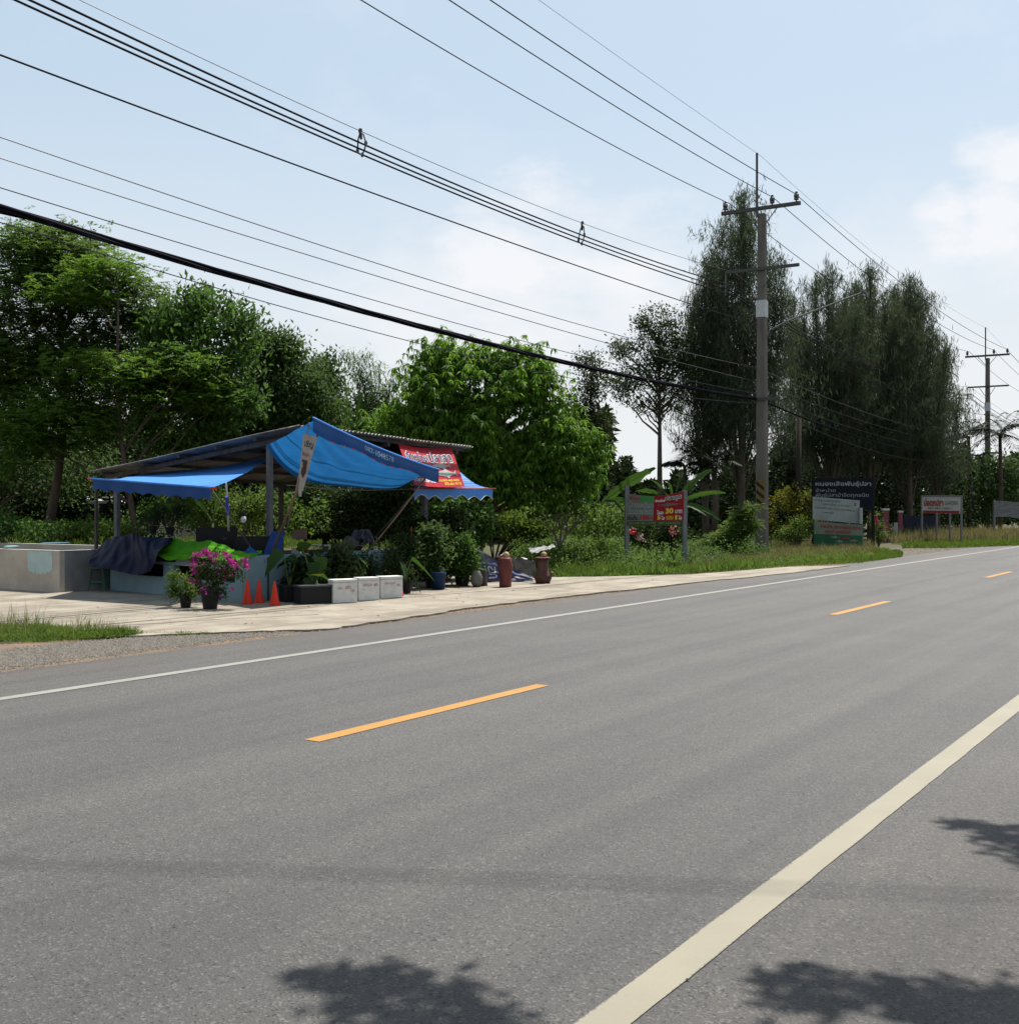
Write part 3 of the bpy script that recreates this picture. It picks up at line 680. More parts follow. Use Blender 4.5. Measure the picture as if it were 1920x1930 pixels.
tree('broadleaf_tree', 'mid green leafy tree filling the gap between the feathery and knobbly trees', 320, 36,
     [(290, 610, 40, 25), (330, 590, 30, 20), (300, 660, 60, 40), (470, 700, 40, 40), (520, 680, 22, 22), (560, 740, 40, 30), (300, 760, 80, 60), (480, 780, 80, 50)], crown_broad, LM['broad'], 150, 80, .28, .12, nl=20, L0=.15, W0=.07, up=.6)
# bamboo
T = thing('bamboo_clump', P(700, HZ, 40) * np.array([1, 1, 0]), 'feathery bamboo clump arching beside the mango tree', 'bamboo')
bb = P(715, HZ, 40); bb[2] = 0; tips = [P(x, y, 40 + rng.normal() * .4) for x, y in ((645, 665), (665, 672), (690, 668), (712, 690), (740, 712), (722, 730), (755, 745), (690, 710), (670, 700), (735, 760), (700, 750))]
mb = MB(); cs = []
for tp in tips:
    mid = np.array([bb[0] * .6 + tp[0] * .4, bb[1], tp[2] * .98]); f = np.linspace(0, 1, 9)[:, None]; c = bb * (1 - f) ** 2 + 2 * mid * f * (1 - f) + tp * f ** 2
    mb.tube(list(c), list(np.linspace(.03, .006, 9)), 5); cs += [c[k] * (1 - g) + c[k + 1] * g for k in range(4, 8) for g in (0, .33, .66)] + [tp]
mb.build('culms', mat('bamboo_culm', (.16, .19, .06), .6), T)
cs = np.array(cs); b = np.repeat(cs, 26, axis=0) + rng.normal(size=(len(cs) * 26, 3)) * .14; n = len(b); d = rng.normal(size=(n, 3)) * np.array([1, .6, .4]); d[:, 2] -= .45
leaf_mesh('foliage', b, d, np.tile((0, -.3, 1.), (n, 1)), .24 * rng.uniform(.7, 1.2, n), .035, LM['bamboo'], T, bend=.15)
# mango
tree('mango_tree', 'big rounded mango tree with drooping bright leaves behind the stall', 900, 33,
     [(840, 668, 48, 30), (950, 680, 80, 32), (900, 730, 140, 60), (820, 760, 90, 60), (990, 750, 70, 55), (960, 820, 140, 70), (1040, 840, 80, 65), (1090, 880, 42, 60), (760, 810, 62, 50), (860, 860, 130, 60), (1000, 910, 100, 45), (820, 690, 40, 35)],
     crown_mango, LM['mango'], 420, 14, .26, .16, nl=40, depth=.75, shell=.62, L0=.235, W0=.052)
# tall airy trees right of the mango
tree('airy_tree', 'slim airy tree seen between the mango and the casuarinas', 1112, 56,
     [(1110, 690, 28, 26), (1135, 720, 35, 22), (1105, 745, 38, 35), (1120, 800, 38, 36), (1095, 770, 25, 25)], crown_broad, LM['thin'], 120, 42, .24, .10, nl=34, L0=.17, W0=.08, shell=.3)
tree('airy_tree', 'forked tree with visible dark trunk and open crown beside the casuarinas', 1243, 54,
     [(1245, 600, 40, 26), (1225, 640, 48, 30), (1280, 640, 34, 30), (1180, 665, 28, 15), (1215, 700, 55, 28), (1270, 720, 45, 34), (1190, 735, 42, 24), (1240, 765, 45, 20), (1255, 680, 45, 30), (1170, 655, 20, 12), (1300, 690, 30, 20)], crown_broad, LM['thin'], 210, 44, .24, .17, nl=60, top=640, L0=.17, W0=.08, shell=.3)
# casuarinas
def casuarina(label, px, D, top, spread, nlead, low=930, nclump=230, per=70, seed_=0):
    nclump = int(nclump * 1.5); per = int(per * 1.2)
    base = P(px, HZ, D); base[2] = 0; T = thing('casuarina_tree', base, label, 'tree', 'casuarina trees behind the poles'); s = D / FPX
    leads = []; mb = MB()
    for k in range(nlead):
        f = 0 if k == 0 else rng.uniform(-1, 1); tx = px + f * spread * .75; ty = top + abs(f) ** 1.3 * (low - top) * .33 + (rng.uniform(0, 30) if k else 0)
        tip = P(tx, ty, D + rng.normal() * 1.2); st = base + np.array([0, 0, tip[2] * rng.uniform(.1, .3)]) if k else base
        mid = np.array([st[0] * .25 + tip[0] * .75, (st[1] + tip[1]) / 2, tip[2] * .5]); ff = np.linspace(0, 1, 12)[:, None]; c = st * (1 - ff) ** 2 + 2 * mid * ff * (1 - ff) + tip * ff ** 2
        mb.tube(list(c), list(np.linspace(.20 if k == 0 else .07, .012, 12)), 6, cap=False); leads.append(c)
    cents = []; br = []
    for _ in range(nclump):
        c = leads[rng.integers(len(leads))]; f = rng.uniform(.16, 1.0) ** .85; i = f * 11; j = min(10, int(i)); p = c[j] * (1 - (i - j)) + c[j + 1] * (i - j)
        rmax = spread * s * (.10 + 1.2 * (1 - f) ** .75) * (.75 + .25 * math.sin(f * 31 + px))  if rng.random() < .75 else spread * s * (.12 + 1.5 * (1 - f) ** .7); ang = rng.uniform(0, 6.28); rr = rmax * rng.random() ** .6
        q = p + np.array([math.cos(ang) * rr, math.sin(ang) * rr, rr * rng.uniform(.2, .75)]); br.append((p, q))
        if rr > .4 and rng.random() < .7:
            mb.tube([p, (p + q) / 2 - np.array([0, 0, .1 * rr]), q], [.035, .022, .008], 4, cap=False)
    for c in leads:
        for f in np.linspace(.76, 1, 10): i = f * 11; j = min(10, int(i)); cents.append(c[j] * (1 - (i - j)) + c[j + 1] * (i - j))
    mb.build('trunk', bark, T, smooth=True)
    pa = np.array([b_[0] for b_ in br]); pb = np.array([b_[1] for b_ in br]); ff = .25 + .85 * rng.random((len(br), per, 1)) ** .8
    q_ = (pa[:, None] * (1 - ff) + pb[:, None] * ff).reshape(-1, 3)
    sub = rng.normal(size=(len(br), 6, 3)) * np.array([.40, .40, .26]); pick = sub[np.arange(len(br))[:, None], rng.integers(0, 6, (len(br), per))].reshape(-1, 3)
    q_ = q_ + pick + rng.normal(size=(len(br) * per, 3)) * np.array([.07, .07, .12])
    tips_ = np.repeat(np.array(cents), 34, axis=0) + rng.normal(size=(len(cents) * 34, 3)) * np.array([.11, .11, .2])
    crown_needles(T, np.concatenate([q_, tips_]), 1, .05, LM['cas'], L0=.44, W0=.034, nup=len(tips_)); return T
casuarina('tallest casuarina tree, directly behind the striped pole', 1398, 55, 362, 112, 15, nclump=330, per=62)
casuarina('narrower casuarina tree on the left of the striped pole', 1330, 57, 500, 62, 8, nclump=140, per=60)
casuarina('casuarina tree just right of the striped pole', 1560, 64, 500, 105, 13, nclump=290, per=62)
casuarina('dense casuarina tree behind the navy sign', 1640, 66, 505, 110, 14, nclump=320, per=64)
casuarina('right hand casuarina tree sloping down to the far pole', 1715, 68, 530, 105, 13, nclump=300, per=62)
casuarina('lowest casuarina tree hanging over the white fishing sign', 1765, 72, 640, 55, 7, nclump=150, per=64)
casuarina('pale casuarina tree filling in behind the dense one', 1610, 76, 540, 90, 6, nclump=170, per=56)
casuarina('casuarina tree far behind the white fishing sign', 1690, 78, 545, 100, 6, nclump=190, per=56)
casuarina('casuarina tree in the gap behind the street lamp arm', 1490, 70, 570, 60, 9, nclump=90, per=60)

# palms by the far pole, banana plants, each frond or leaf a part
def frond(mb_v, base, d, ln, droop, m, T, name='frond', lw=.075, leaf=.75):
    d = d / np.linalg.norm(d); side = np.cross(d, (0, 0, 1.)); side /= np.linalg.norm(side) + 1e-9; n = 36
    f = np.linspace(0, 1, n); pts = base + d * ln * f[:, None] + np.array([0, 0, 1.]) * (-droop * ln * f ** 2)[:, None]
    b = np.repeat(pts[2:], 2, axis=0); k = len(b); sg = np.tile((1, -1), k // 2)[:, None]
    dd = side * sg + d * .55 + np.array([0, 0, -.45]) + rng.normal(size=(k, 3)) * .1; lnl = leaf * np.repeat(np.sin(np.pi * np.clip(f[2:] * .85 + .12, 0, 1)), 2)
    o = leaf_mesh(name, b, dd, np.tile((0, 0, 1.), (k, 1)), lnl, lw, m, T, bend=.15)
    return o
def palm(label, px, D, ty, nf, ln, r=.14):
    base = P(px, HZ, D); base[2] = 0; T = thing('palm_tree', base, label, 'palm tree', 'palm trees'); top = P(px, ty, D)
    MB().tube([base, base * .5 + top * .5 + np.array([.08, 0, 0]), top], [r * 1.2, r, r * .8], 8).build('trunk', bark, T, smooth=True)
    for k in range(nf):
        a = k * 2.4; el = rng.uniform(.0, 1.9); frond(None, top, np.array([math.cos(a), math.sin(a), el]), ln * rng.uniform(.8, 1.1), max(.25, .95 - .38 * el) * rng.uniform(.8, 1.2), LM['palm'], T)
palm('short palm with arching fronds left of the far pole', 1825, 80, 822, 18, 2.3)
palm('coconut palm with drooping fronds right of the far pole', 1884, 78, 818, 20, 2.7)
palm('palm with spiky fronds behind the banner sign', 1345, 50, 880, 13, 1.7)
palm('low palm beside the forked tree trunk', 1290, 52, 878, 10, 1.3, .08)

stem_m = mat('green_stem', (.13, .19, .05), .6, var=.4, vscale=8); stem_b = mat('banana_stem', (.15, .14, .07), .8, col2=(.07, .05, .03), vscale=4)
def big_leaf(T, base, d, ln, w, droop, m, petiole=.25, name='leaf', heart=False, split=0.0, pet_m=None, roll=0.0, rib=False):
    """a broad blade with a midrib fold, bent along its length"""
    d = np.asarray(d, float); d /= np.linalg.norm(d); side = np.cross(d, (0, 0, 1.)); side /= np.linalg.norm(side) + 1e-9; w = w * (.68 if rib else 1); n = 9 if not rib else 22; up = np.cross(side, d); side, up = side * math.cos(roll) + up * math.sin(roll), up * math.cos(roll) - side * math.sin(roll)
    prof = (lambda f: math.sin(math.pi * min(1, f * .93 + .04)) ** .55) if not heart else (lambda f: max(.0, (1 - f) ** .8 * 1.25 * min(1, (f + .18) * 3.2)) if f > 0 else .75)
    v, fc, vals = [], [], []
    for i in range(n + 1):
        f = i / n; c = base + d * petiole + d * ln * f - np.array([0, 0, 1.]) * droop * ln * f ** 2 ; w_ = w * .5 * prof(f)
        jag = 1 - split * (rng.random() * .5)
        v += [tuple(c - side * w_ * jag + up * w_ * .35), tuple(c), tuple(c + side * w_ * jag + up * w_ * .35)]
    if rib: MB().tube([v[i * 3 + 1] for i in range(n + 1)], list(np.linspace(.014, .004, n + 1)), 4).build('midrib', stem_m, T)
    for i in range(n):
        a_ = i * 3; fc += [(a_, a_ + 3, a_ + 4, a_ + 1), (a_ + 1, a_ + 4, a_ + 5, a_ + 2)]
    me = bpy.data.meshes.new(name); me.from_pydata(v, [], fc); me.materials.append(m)
    at_ = me.attributes.new('rnd', 'FLOAT', 'POINT'); at_.data.foreach_set('value', [random.random()] * len(v)); me.polygons.foreach_set('use_smooth', [True] * len(fc))
    o = bpy.data.objects.new(name, me); COL.objects.link(o); o.parent = T; o.matrix_parent_inverse = Matrix.Translation(-T.location)
    return o
def banana(label, px, D, hpx, leaves_, base_y=None, r=.13):
    base = P(px, HZ, D); base[2] = 0; top = P(px, hpx, D); T = thing('banana_plant', base, label, 'banana plant', 'banana plants behind the stall')
    MB().tube([base, (base + top) / 2 + np.array([.03, 0, 0]), top], [r, r * .8, r * .5], 9).build('stem', stem_b, T, smooth=True)
    for (dx, dy, dz, ln, w, droop) in leaves_:
        dv = np.array([dx, dy, dz], float); dv /= np.linalg.norm(dv); MB().tube([top, top + dv * .3], [.03, .018], 5).build('stalk', stem_m, T)
        big_leaf(T, top, dv, ln, w, droop, LM['banana'], .28, split=.75, rib=True, roll=random.choice((-1, 1)) * random.uniform(.5, 1.1))
banana('banana plant with one long upright leaf beside the banner sign', 1122, 36, 958, [(.9, -.3, .75, 2.1, .55, .12), (-.5, -.4, .8, 1.0, .34, .5), (.3, .3, 1, 1.2, .34, .2), (-.9, -.1, .25, 1.1, .45, .35), (.9, -.2, .25, 1.0, .3, .3), (-.25, -.5, .35, .9, .4, .9), (.1, -.3, 1, 1.0, .3, .1), (.8, .3, -.2, .9, .3, .4), (-.7, .2, .7, 1.1, .34, .5), (-.9, -.3, .5, 1.2, .34, .6), (.6, -.5, .4, 1.0, .34, .8), (.95, 0, .5, 1.3, .32, .5), (-.4, .2, 1, 1.1, .34, .3)])
banana('banana plant partly hidden by the right post of the banner sign', 1268, 36, 955, [(.9, -.2, .45, 1.5, .45, .25), (.7, -.2, .9, 1.6, .46, .2), (-.7, .1, .6, 1.2, .34, .4), (-.2, -.4, .9, 1.0, .3, .4), (.5, -.4, .1, .9, .3, .5), (-.5, .3, .9, 1.1, .3, .3), (.9, 0, .1, 1.2, .34, .5), (-.9, -.2, .3, 1.0, .3, .5), (.2, -.3, 1, 1.3, .34, .2)])
banana('banana plant with tall light green leaves above the shed roof', 672, 36, 830, [(.15, -.2, 1, 1.2, .45, .05), (-.35, -.2, 1, 1.1, .42, .1), (.5, .1, .8, 1.0, .4, .4), (-.8, 0, .6, 1.0, .4, .4), (.05, .3, 1, 1.4, .4, .05)], r=.16)
banana('small banana plant in the weeds left of the shed', 400, 30, 985, [(.3, -.2, 1, .7, .22, .05), (-.5, -.2, .9, .6, .22, .3)], r=.06)

# plumeria with pale bare branches
T = thing('plumeria_tree', P(1052, HZ, 33) * np.array([1, 1, 0]), 'plumeria with pale forked bare branches in the weeds', 'shrub'); mb = MB(); tips = []
def fork(p, d, ln, r, dep):
    q = p + d * ln; mb.tube([p, q], [r, r * .75], 6, cap=False)
    if dep == 0: tips.append(q); return
    for s in (1, -1, .2)[:2 + (dep > 2)]:
        nd = d + np.array([.55 * s, rng.normal() * .4, .12]) + rng.normal(size=3) * .12; fork(q, nd / np.linalg.norm(nd), ln * .72, r * .72, dep - 1)
fork(np.array([*T.location]), np.array([.05, 0, 1.]), .62, .06, 4)
mb.build('branches', bark_pale, T, smooth=True); cs = np.array(tips); crown_broad(T, cs, 9, .1, LM['weed'], name='foliage', L0=.22, W0=.07, up=.4)

# shrubs
def shrub(label, cx, D, lobes, lm, nclump=30, per=60, r=.16, cat='shrub', name='leafy_shrub', group='shrubs in the undergrowth', L0=.11, W0=.055, style=crown_broad, **kw):
    base = P(cx, HZ, D); base[2] = 0; T = thing(name, base, label, cat, group); cents = lobes_sample(lobes, D, .7, nclump, .3); cents[:, 2] = np.maximum(cents[:, 2], .1)
    mb = MB()
    for c in cents[:14]: mb.tube([base, (base + c) / 2 + np.array([0, 0, .08]), c], [.025, .016, .005], 4, cap=False)
    mb.build('stems', bark, T); style(T, cents, per, r, lm, name='foliage', L0=L0, W0=W0, **kw); return T
shrub('yellow leaved bush between the striped pole and the navy sign', 1500, 50, [(1480, 945, 30, 26), (1520, 950, 26, 28), (1470, 985, 28, 20), (1535, 985, 15, 20)], LM['yellow'], 46, 70, .16, L0=.13, W0=.07)
shrub('bright green vine shrub at the foot of the old wooden pole', 1500, 48, [(1505, 1000, 22, 22), (1480, 1010, 20, 14)], LM['grass'], 26, 60, .14)
shrub('leafy green shrub left of the striped pole', 1400, 41, [(1400, 985, 18, 30), (1380, 1010, 26, 22), (1350, 1020, 25, 16), (1412, 960, 10, 18)], LM['weed'], 46, 50, .15, style=crown_feather, L0=.07, W0=.03)
shrub('dark flowering shrub under the banner sign', 1235, 36, [(1230, 1010, 42, 26), (1200, 1010, 20, 20), (1270, 1005, 22, 24)], LM['pot'], 46, 60, .16)
shrub('broad weedy shrub left of the banner sign', 1090, 33, [(1080, 1040, 60, 18), (1130, 1035, 30, 20), (1030, 1040, 30, 14)], LM['weed'], 46, 55, .14, L0=.10, W0=.04)
shrub('leafy bush behind the white tank', 40, 29, [(20, 995, 40, 18), (70, 1004, 50, 12), (-30, 985, 40, 25)], LM['broad'], 40, 55, .17)
shrub('hanging green bush beside the white pickup', 235, 33, [(245, 1000, 40, 16), (310, 968, 42, 24), (180, 1000, 45, 12)], LM['broad'], 56, 65, .18, L0=.12, W0=.06)
shrub('light green bush seen under the left awning', 440, 31, [(440, 950, 55, 26), (380, 960, 40, 22), (480, 960, 30, 25)], LM['weed'], 66, 70, .18, L0=.10, W0=.045)
shrub('dark leafy bush behind the middle of the stall', 640, 33, [(600, 945, 50, 28), (680, 940, 60, 32), (740, 950, 40, 30), (640, 980, 90, 26), (700, 990, 70, 24)], LM['pot'], 130, 80, .2, L0=.14, W0=.06)
shrub('tall glossy bush at the right end of the stall', 860, 30.5, [(850, 960, 50, 30), (900, 985, 35, 28), (790, 985, 30, 20), (880, 1010, 40, 18)], LM['broad'], 80, 60, .16, L0=.15, W0=.07)
shrub('dark leafy screen of shrubs behind the potted plants at the right end', 840, 27.0, [(800, 1020, 30, 36), (845, 1010, 32, 40), (868, 1040, 20, 34), (810, 1060, 50, 30), (780, 1000, 18, 22), (760, 1070, 40, 26)], LM['pot'], 130, 70, .15, L0=.13, W0=.06)
shrub('sunny bush under the mango tree', 930, 35, [(930, 960, 30, 26), (960, 990, 40, 18), (1000, 1000, 40, 14)], LM['grass'], 50, 60, .18, L0=.14, W0=.06)
shrub('dark thicket behind the white fishing sign and cloth sign', 1850, 82, [(1850, 925, 30, 26), (1900, 890, 30, 36), (1840, 975, 50, 25), (1905, 950, 40, 36), (1870, 880, 20, 20)], LM['dark'], 90, 60, .5, L0=.30, W0=.13)
shrub('creeper tangle under the navy sign', 1655, 51, [(1650, 985, 10, 22), (1660, 1010, 14, 12)], LM['weed'], 16, 30, .12)
# red and pink blossoms under the banner sign
for (x, y, m_, lab) in ((1193, 1004, 'blossom_red', 'red flower cluster under the left of the banner sign'), (1207, 1014, 'blossom_pale', 'pale pink flower cluster under the banner sign'), (1268, 1000, 'blossom_salmon', 'salmon flower cluster hanging near the right sign post')):
    mm_ = mat(m_, {'blossom_red': (.5, .02, .04), 'blossom_pale': (.6, .42, .38), 'blossom_salmon': (.45, .16, .12)}[m_], .6, trans=.3)
    c = P(x, y, 34.6); n = 26; b = c + rng.normal(size=(n, 3)) * .07
    o = leaf_mesh('flower_cluster', b, unit(n), unit(n), .09, .07, mm_); tag(o, lab, 'flowers')

# woods behind everything, one mass of foliage
def mass(name, label, boxes, lm, n, size, zfun=None):
    w = np.array([(b[1] - b[0]) * (b[3] - b[2]) for b in boxes], float); w /= w.sum(); ids = rng.choice(len(boxes), n, p=w); bx = np.array(boxes, float)[ids]
    D = rng.uniform(bx[:, 4], bx[:, 5]); x = bx[:, 0] + (bx[:, 1] - bx[:, 0]) * rng.random(n)
    topn = bx[:, 2] + 22 * (np.sin(x * .021) + .7 * np.sin(x * .057 + 1) + .6 * np.sin(x * .13 + 2)) * (bx[:, 2] < 950)
    y = topn + (bx[:, 3] - topn) * rng.random(n)
    ok = ~((x > 157) & (x < 200) & (y > 934) & (y < 969)) & ~((x > 157) & (x < 250) & (y > 936) & (y < 948)); x, y, D = x[ok], y[ok], D[ok]; n = len(x)
    p = np.stack([(x - 960) / FPX * D, D, CAM_H - (y - HZ) / FPX * D], 1); p[:, 2] = np.maximum(p[:, 2], .03)
    d = unit(n); nor = unit(n) * .7 + np.array([0, 0, .8])
    cell = (np.sin(p[:, 0] * 1.3) + np.sin(p[:, 2] * 2.1 + p[:, 1])) * .2 + .4
    o = leaf_mesh(name, p, d, nor, size * rng.uniform(.6, 1.3, n), size * .5, lm, kind='stuff', vals=np.clip(cell + rng.random(n) * .4 - .1, 0, 1)); return tag(o, label, kind='stuff')
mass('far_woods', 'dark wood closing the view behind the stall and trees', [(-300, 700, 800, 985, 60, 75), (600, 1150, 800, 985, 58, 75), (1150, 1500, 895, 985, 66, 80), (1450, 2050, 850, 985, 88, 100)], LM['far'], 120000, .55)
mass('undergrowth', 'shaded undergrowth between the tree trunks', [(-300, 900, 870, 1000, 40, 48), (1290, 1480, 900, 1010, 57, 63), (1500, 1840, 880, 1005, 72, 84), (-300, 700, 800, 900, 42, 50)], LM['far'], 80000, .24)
mass('vegetation', 'mixed green brush behind the stall', [(300, 620, 945, 1005, 31, 38), (-200, 300, 985, 1008, 31, 36), (900, 1180, 950, 1010, 35, 39)], LM['weed'], 22000, .13)
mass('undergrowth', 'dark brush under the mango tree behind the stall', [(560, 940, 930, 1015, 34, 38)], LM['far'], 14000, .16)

# grass and weeds on the ground
def blades(name, label, n, sampler, hmin, hmax, w, lm, lean=.35):
    p = np.array([sampler() for _ in range(n)]); d = rng.normal(size=(n, 3)) * lean; d[:, 2] = 1
    hm = np.array([.5 + 1.2 * abs(mathutils.noise.noise(Vector((q[0] * .9, q[1] * .9, n % 7)))) + .5 * mathutils.noise.noise(Vector((q[0] * 3.1, q[1] * 3.1, 3))) for q in p]); keep = hm > .34
    p, d, hm = p[keep], d[keep], hm[keep]; n = len(p)
    o = leaf_mesh(name, p, d, unit(n), rng.uniform(hmin, hmax, n) * hm, w, lm, bend=.3, wide=.35); return tag(o, label, kind='stuff')
def poly_s(lo, hi):                                            # between two measured ground lines [(x, y)...]
    lx, ly = zip(*lo); hx, hy = zip(*hi)
    def s():
        while True:
            x = rng.uniform(min(lx), max(lx)); y0, y1 = np.interp(x, hx, hy), np.interp(x, lx, ly)
            # uniform over the ground: sample 1/Y
            a, b2 = 1 / (y1 - HZ), 1 / (y0 - HZ); y = HZ + 1 / rng.uniform(a, b2)
            return G(x, y)
    return s
blades('grass', 'taller green blades standing in the left grass strip', 900, poly_s([(-60, 1212), (100, 1208), (240, 1200)], [(-60, 1178), (100, 1186), (240, 1196)]), .10, .32, .010, LM['grass'], .5)
blades('grass', 'grass tuft strip in front of the apron at the left', 7500, poly_s([(-60, 1214), (100, 1210), (200, 1204), (255, 1199)], [(-60, 1176), (100, 1185), (200, 1196), (255, 1197)]), .03, .15, .012, LM['weed'], .8)
blades('grass', 'small weeds along the apron edge', 1600, poly_s([(250, 1200), (420, 1196)], [(250, 1195), (420, 1193)]), .02, .06, .010, LM['grass'], .8)
blades('grass', 'dry seed stalks standing in the left grass strip', 900, poly_s([(-60, 1205), (240, 1198)], [(-60, 1185), (240, 1192)]), .15, .34, .004, LM['drygrass'], .4)
blades('grass', 'sunlit roadside grass around the striped pole', 46000, poly_s([(1300, 1081), (1480, 1069), (1620, 1062), (1700, 1050)], [(1300, 1040), (1480, 1030), (1620, 1030), (1700, 1044)]), .05, .20, .020, LM['grass'])
blades('grass', 'dry tan grass around the striped pole and signs', 26000, poly_s([(1290, 1078), (1480, 1055), (1650, 1045)], [(1290, 1025), (1480, 1022), (1650, 1026)]), .15, .42, .012, LM['drygrass'], .25)
blades('grass', 'green roadside grass beyond the driveway', 30000, poly_s([(1700, 1034), (1780, 1034), (1940, 1028)], [(1700, 1018), (1780, 1016), (1940, 1012)]), .08, .25, .035, LM['grass'])
blades('grass', 'tan tall grass under the white fishing sign', 16000, poly_s([(1680, 1026), (1940, 1018)], [(1680, 1010), (1940, 1008)]), .4, .8, .03, LM['drygrass'], .25)
blades('weeds', 'green weeds behind the carved stumps', 30000, poly_s([(960, 1085), (1060, 1088), (1300, 1080)], [(960, 1030), (1060, 1030), (1300, 1030)]), .08, .36, .018, LM['weed'], .45)
blades('weeds', 'low leafy weeds at the back edge of the apron', 9000, poly_s([(1050, 1089), (1150, 1088), (1300, 1082), (1430, 1074)], [(1050, 1080), (1150, 1076), (1300, 1070), (1430, 1062)]), .08, .3, .03, LM['weed'], .5)
blades('weeds', 'bright grass growing behind the tanks', 34000, poly_s([(-60, 1034), (420, 1034), (900, 1040)], [(-60, 1012), (420, 1010), (900, 1012)]), .3, .85, .03, LM['grass'], .4)
blades('weeds', 'far meadow grass beyond the trees', 16000, poly_s([(-200, 1012), (1500, 1012)], [(-200, 995), (1500, 995)]), .4, .8, .08, LM['grass'], .4)
def weed_clumps(name, label, n, sampler, lm, rad, hgt, per, L0, W0):
    c = np.array([sampler() for _ in range(n)]); rr = rng.uniform(.5, 1.2, n) * rad; hh = rng.uniform(.3, 1.1, n) * hgt
    q = np.repeat(c, per, axis=0); a = rng.uniform(0, 6.28, n * per); f = rng.random(n * per) ** .5; R_ = np.repeat(rr, per) * f
    q[:, 0] += np.cos(a) * R_; q[:, 1] += np.sin(a) * R_; q[:, 2] += np.repeat(hh, per) * rng.random(n * per) * (1 - .5 * f ** 2)
    d = unit(n * per); d[:, 2] = abs(d[:, 2]) * .6 + .1
    vals = np.clip(np.repeat(rng.random(n), per) * .6 + rng.random(n * per) * .4, 0, 1)
    return tag(leaf_mesh(name, q, d, np.tile((0, 0, 1.), (n * per, 1)) + rng.normal(size=(n * per, 3)) * .4, L0 * rng.uniform(.5, 1.2, n * per), W0, lm, vals=vals), label, kind='stuff')
weed_clumps('weeds', 'tangle of leafy weeds beyond the apron', 420, poly_s([(960, 1080), (1060, 1084), (1300, 1076)], [(960, 1028), (1060, 1028), (1300, 1028)]), LM['weed'], .35, .75, 90, .09, .04)
weed_clumps('weeds', 'dark leafy weeds in the roadside thicket', 260, poly_s([(980, 1078), (1300, 1072), (1440, 1060)], [(980, 1028), (1300, 1024), (1440, 1024)]), LM['broad'], .4, .8, 80, .11, .05)
weed_clumps('weeds', 'small low weeds dotted through the verge grass', 160, poly_s([(1300, 1080), (1480, 1068), (1640, 1052)], [(1300, 1035), (1480, 1032), (1640, 1036)]), LM['weed'], .25, .28, 50, .07, .03)
weed_clumps('weeds', 'leafy weeds behind the tanks', 420, poly_s([(-60, 1030), (420, 1030), (900, 1036)], [(-60, 1000), (420, 1000), (900, 1004)]), LM['weed'], .6, .75, 80, .12, .05)
weed_clumps('weeds', 'short creeping weeds in the left grass strip', 60, poly_s([(-60, 1212), (100, 1209), (200, 1203), (250, 1199)], [(-60, 1180), (100, 1190), (200, 1197), (250, 1197)]), LM['grass'], .18, .12, 60, .045, .016)
#PART2
# ================================================================== MARKET STALL
tarp_b = mat('tarp_blue', (.014, .115, .31), .45, col2=(.011, .095, .26), vscale=3, bump=.12, bscale=9, trans=.46, spec=.4)
tarp_b2 = mat('tarp_blue_band', (.008, .080, .28), .4, trans=.2, bump=.2, bscale=18)
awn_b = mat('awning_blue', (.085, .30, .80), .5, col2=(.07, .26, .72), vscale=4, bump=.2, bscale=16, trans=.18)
navy_t = mat('tarp_navy', (.0045, .0055, .030), .6, col2=(.003, .0035, .018), vscale=5, bump=.6, bscale=9)
lime = mat('cloth_lime', (.11, .42, .008), .8, col2=(.07, .30, .006), vscale=5, bump=.4, bscale=10, trans=.35)
zinc = mat('roof_zinc', (.28, .27, .26), .55, col2=(.16, .12, .10), vscale=2.5, metal=.35, bump=.2, bscale=30)
tim = mat('timber_grey', (.11, .095, .085), .9, col2=(.06, .05, .045), vscale=6, bump=.3, bscale=30, stretch=(1, 1, .3))
postm = mat('post_steel_grey', (.17, .17, .18), .6, var=.35, vscale=4)
bamb = mat('bamboo_pole', (.30, .20, .12), .7, col2=(.18, .11, .07), vscale=5)
redp = mat('red_plastic', (.50, .035, .02), .5); ropem = mat('rope', (.35, .32, .26), .9)
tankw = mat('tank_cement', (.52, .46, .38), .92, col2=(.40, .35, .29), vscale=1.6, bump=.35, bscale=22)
tankb = mat('tank_pale_blue', (.22, .32, .36), .85, col2=(.16, .24, .275), vscale=1.4, bump=.3, bscale=22)
patchb = mat('paint_patch_blue', (.46, .58, .56), .8, var=.15, vscale=5)
rimw = mat('rim_white', (.62, .62, .58), .8, var=.2, vscale=6)
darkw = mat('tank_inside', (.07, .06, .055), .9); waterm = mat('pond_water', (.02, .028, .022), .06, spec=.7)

RT0, RT1, RD0, RD1 = 16.9, 22.8, 15.9, 22.2
def roof(u, v):     # u along the road, v from the road side back
    t_ = RT0 + (RT1 - RT0) * u; d_ = RD0 + (RD1 - RD0) * v; return R(d_, t_, 3.31 - .14 * u - .79 * v)
shed = thing('market_shed', R(17, 17.2), 'open market shed with a tilted corrugated metal roof on thin posts', 'shed')
for k in range(7):
    u0, u1 = k / 7, (k + 1) / 7 + .012
    MB().grid(lambda a, b2: roof(u0 + (u1 - u0) * a, b2) + np.array([0, 0, .02 * math.sin(a * 2 * math.pi * 8) + .004 * (k % 2) + .012 * math.sin(b2 * 7 + k)]), 64, 6).build('roof_sheet', zinc, shed, smooth=True, thick=.003)
for k, v_ in enumerate((.03, .2, .38, .56, .74, .96)):
    a, b2 = roof(.01, v_), roof(.99, v_); a[2] -= .06; b2[2] -= .06; box_between(MB(), a, b2, .05, .07).build('purlin', tim, shed)
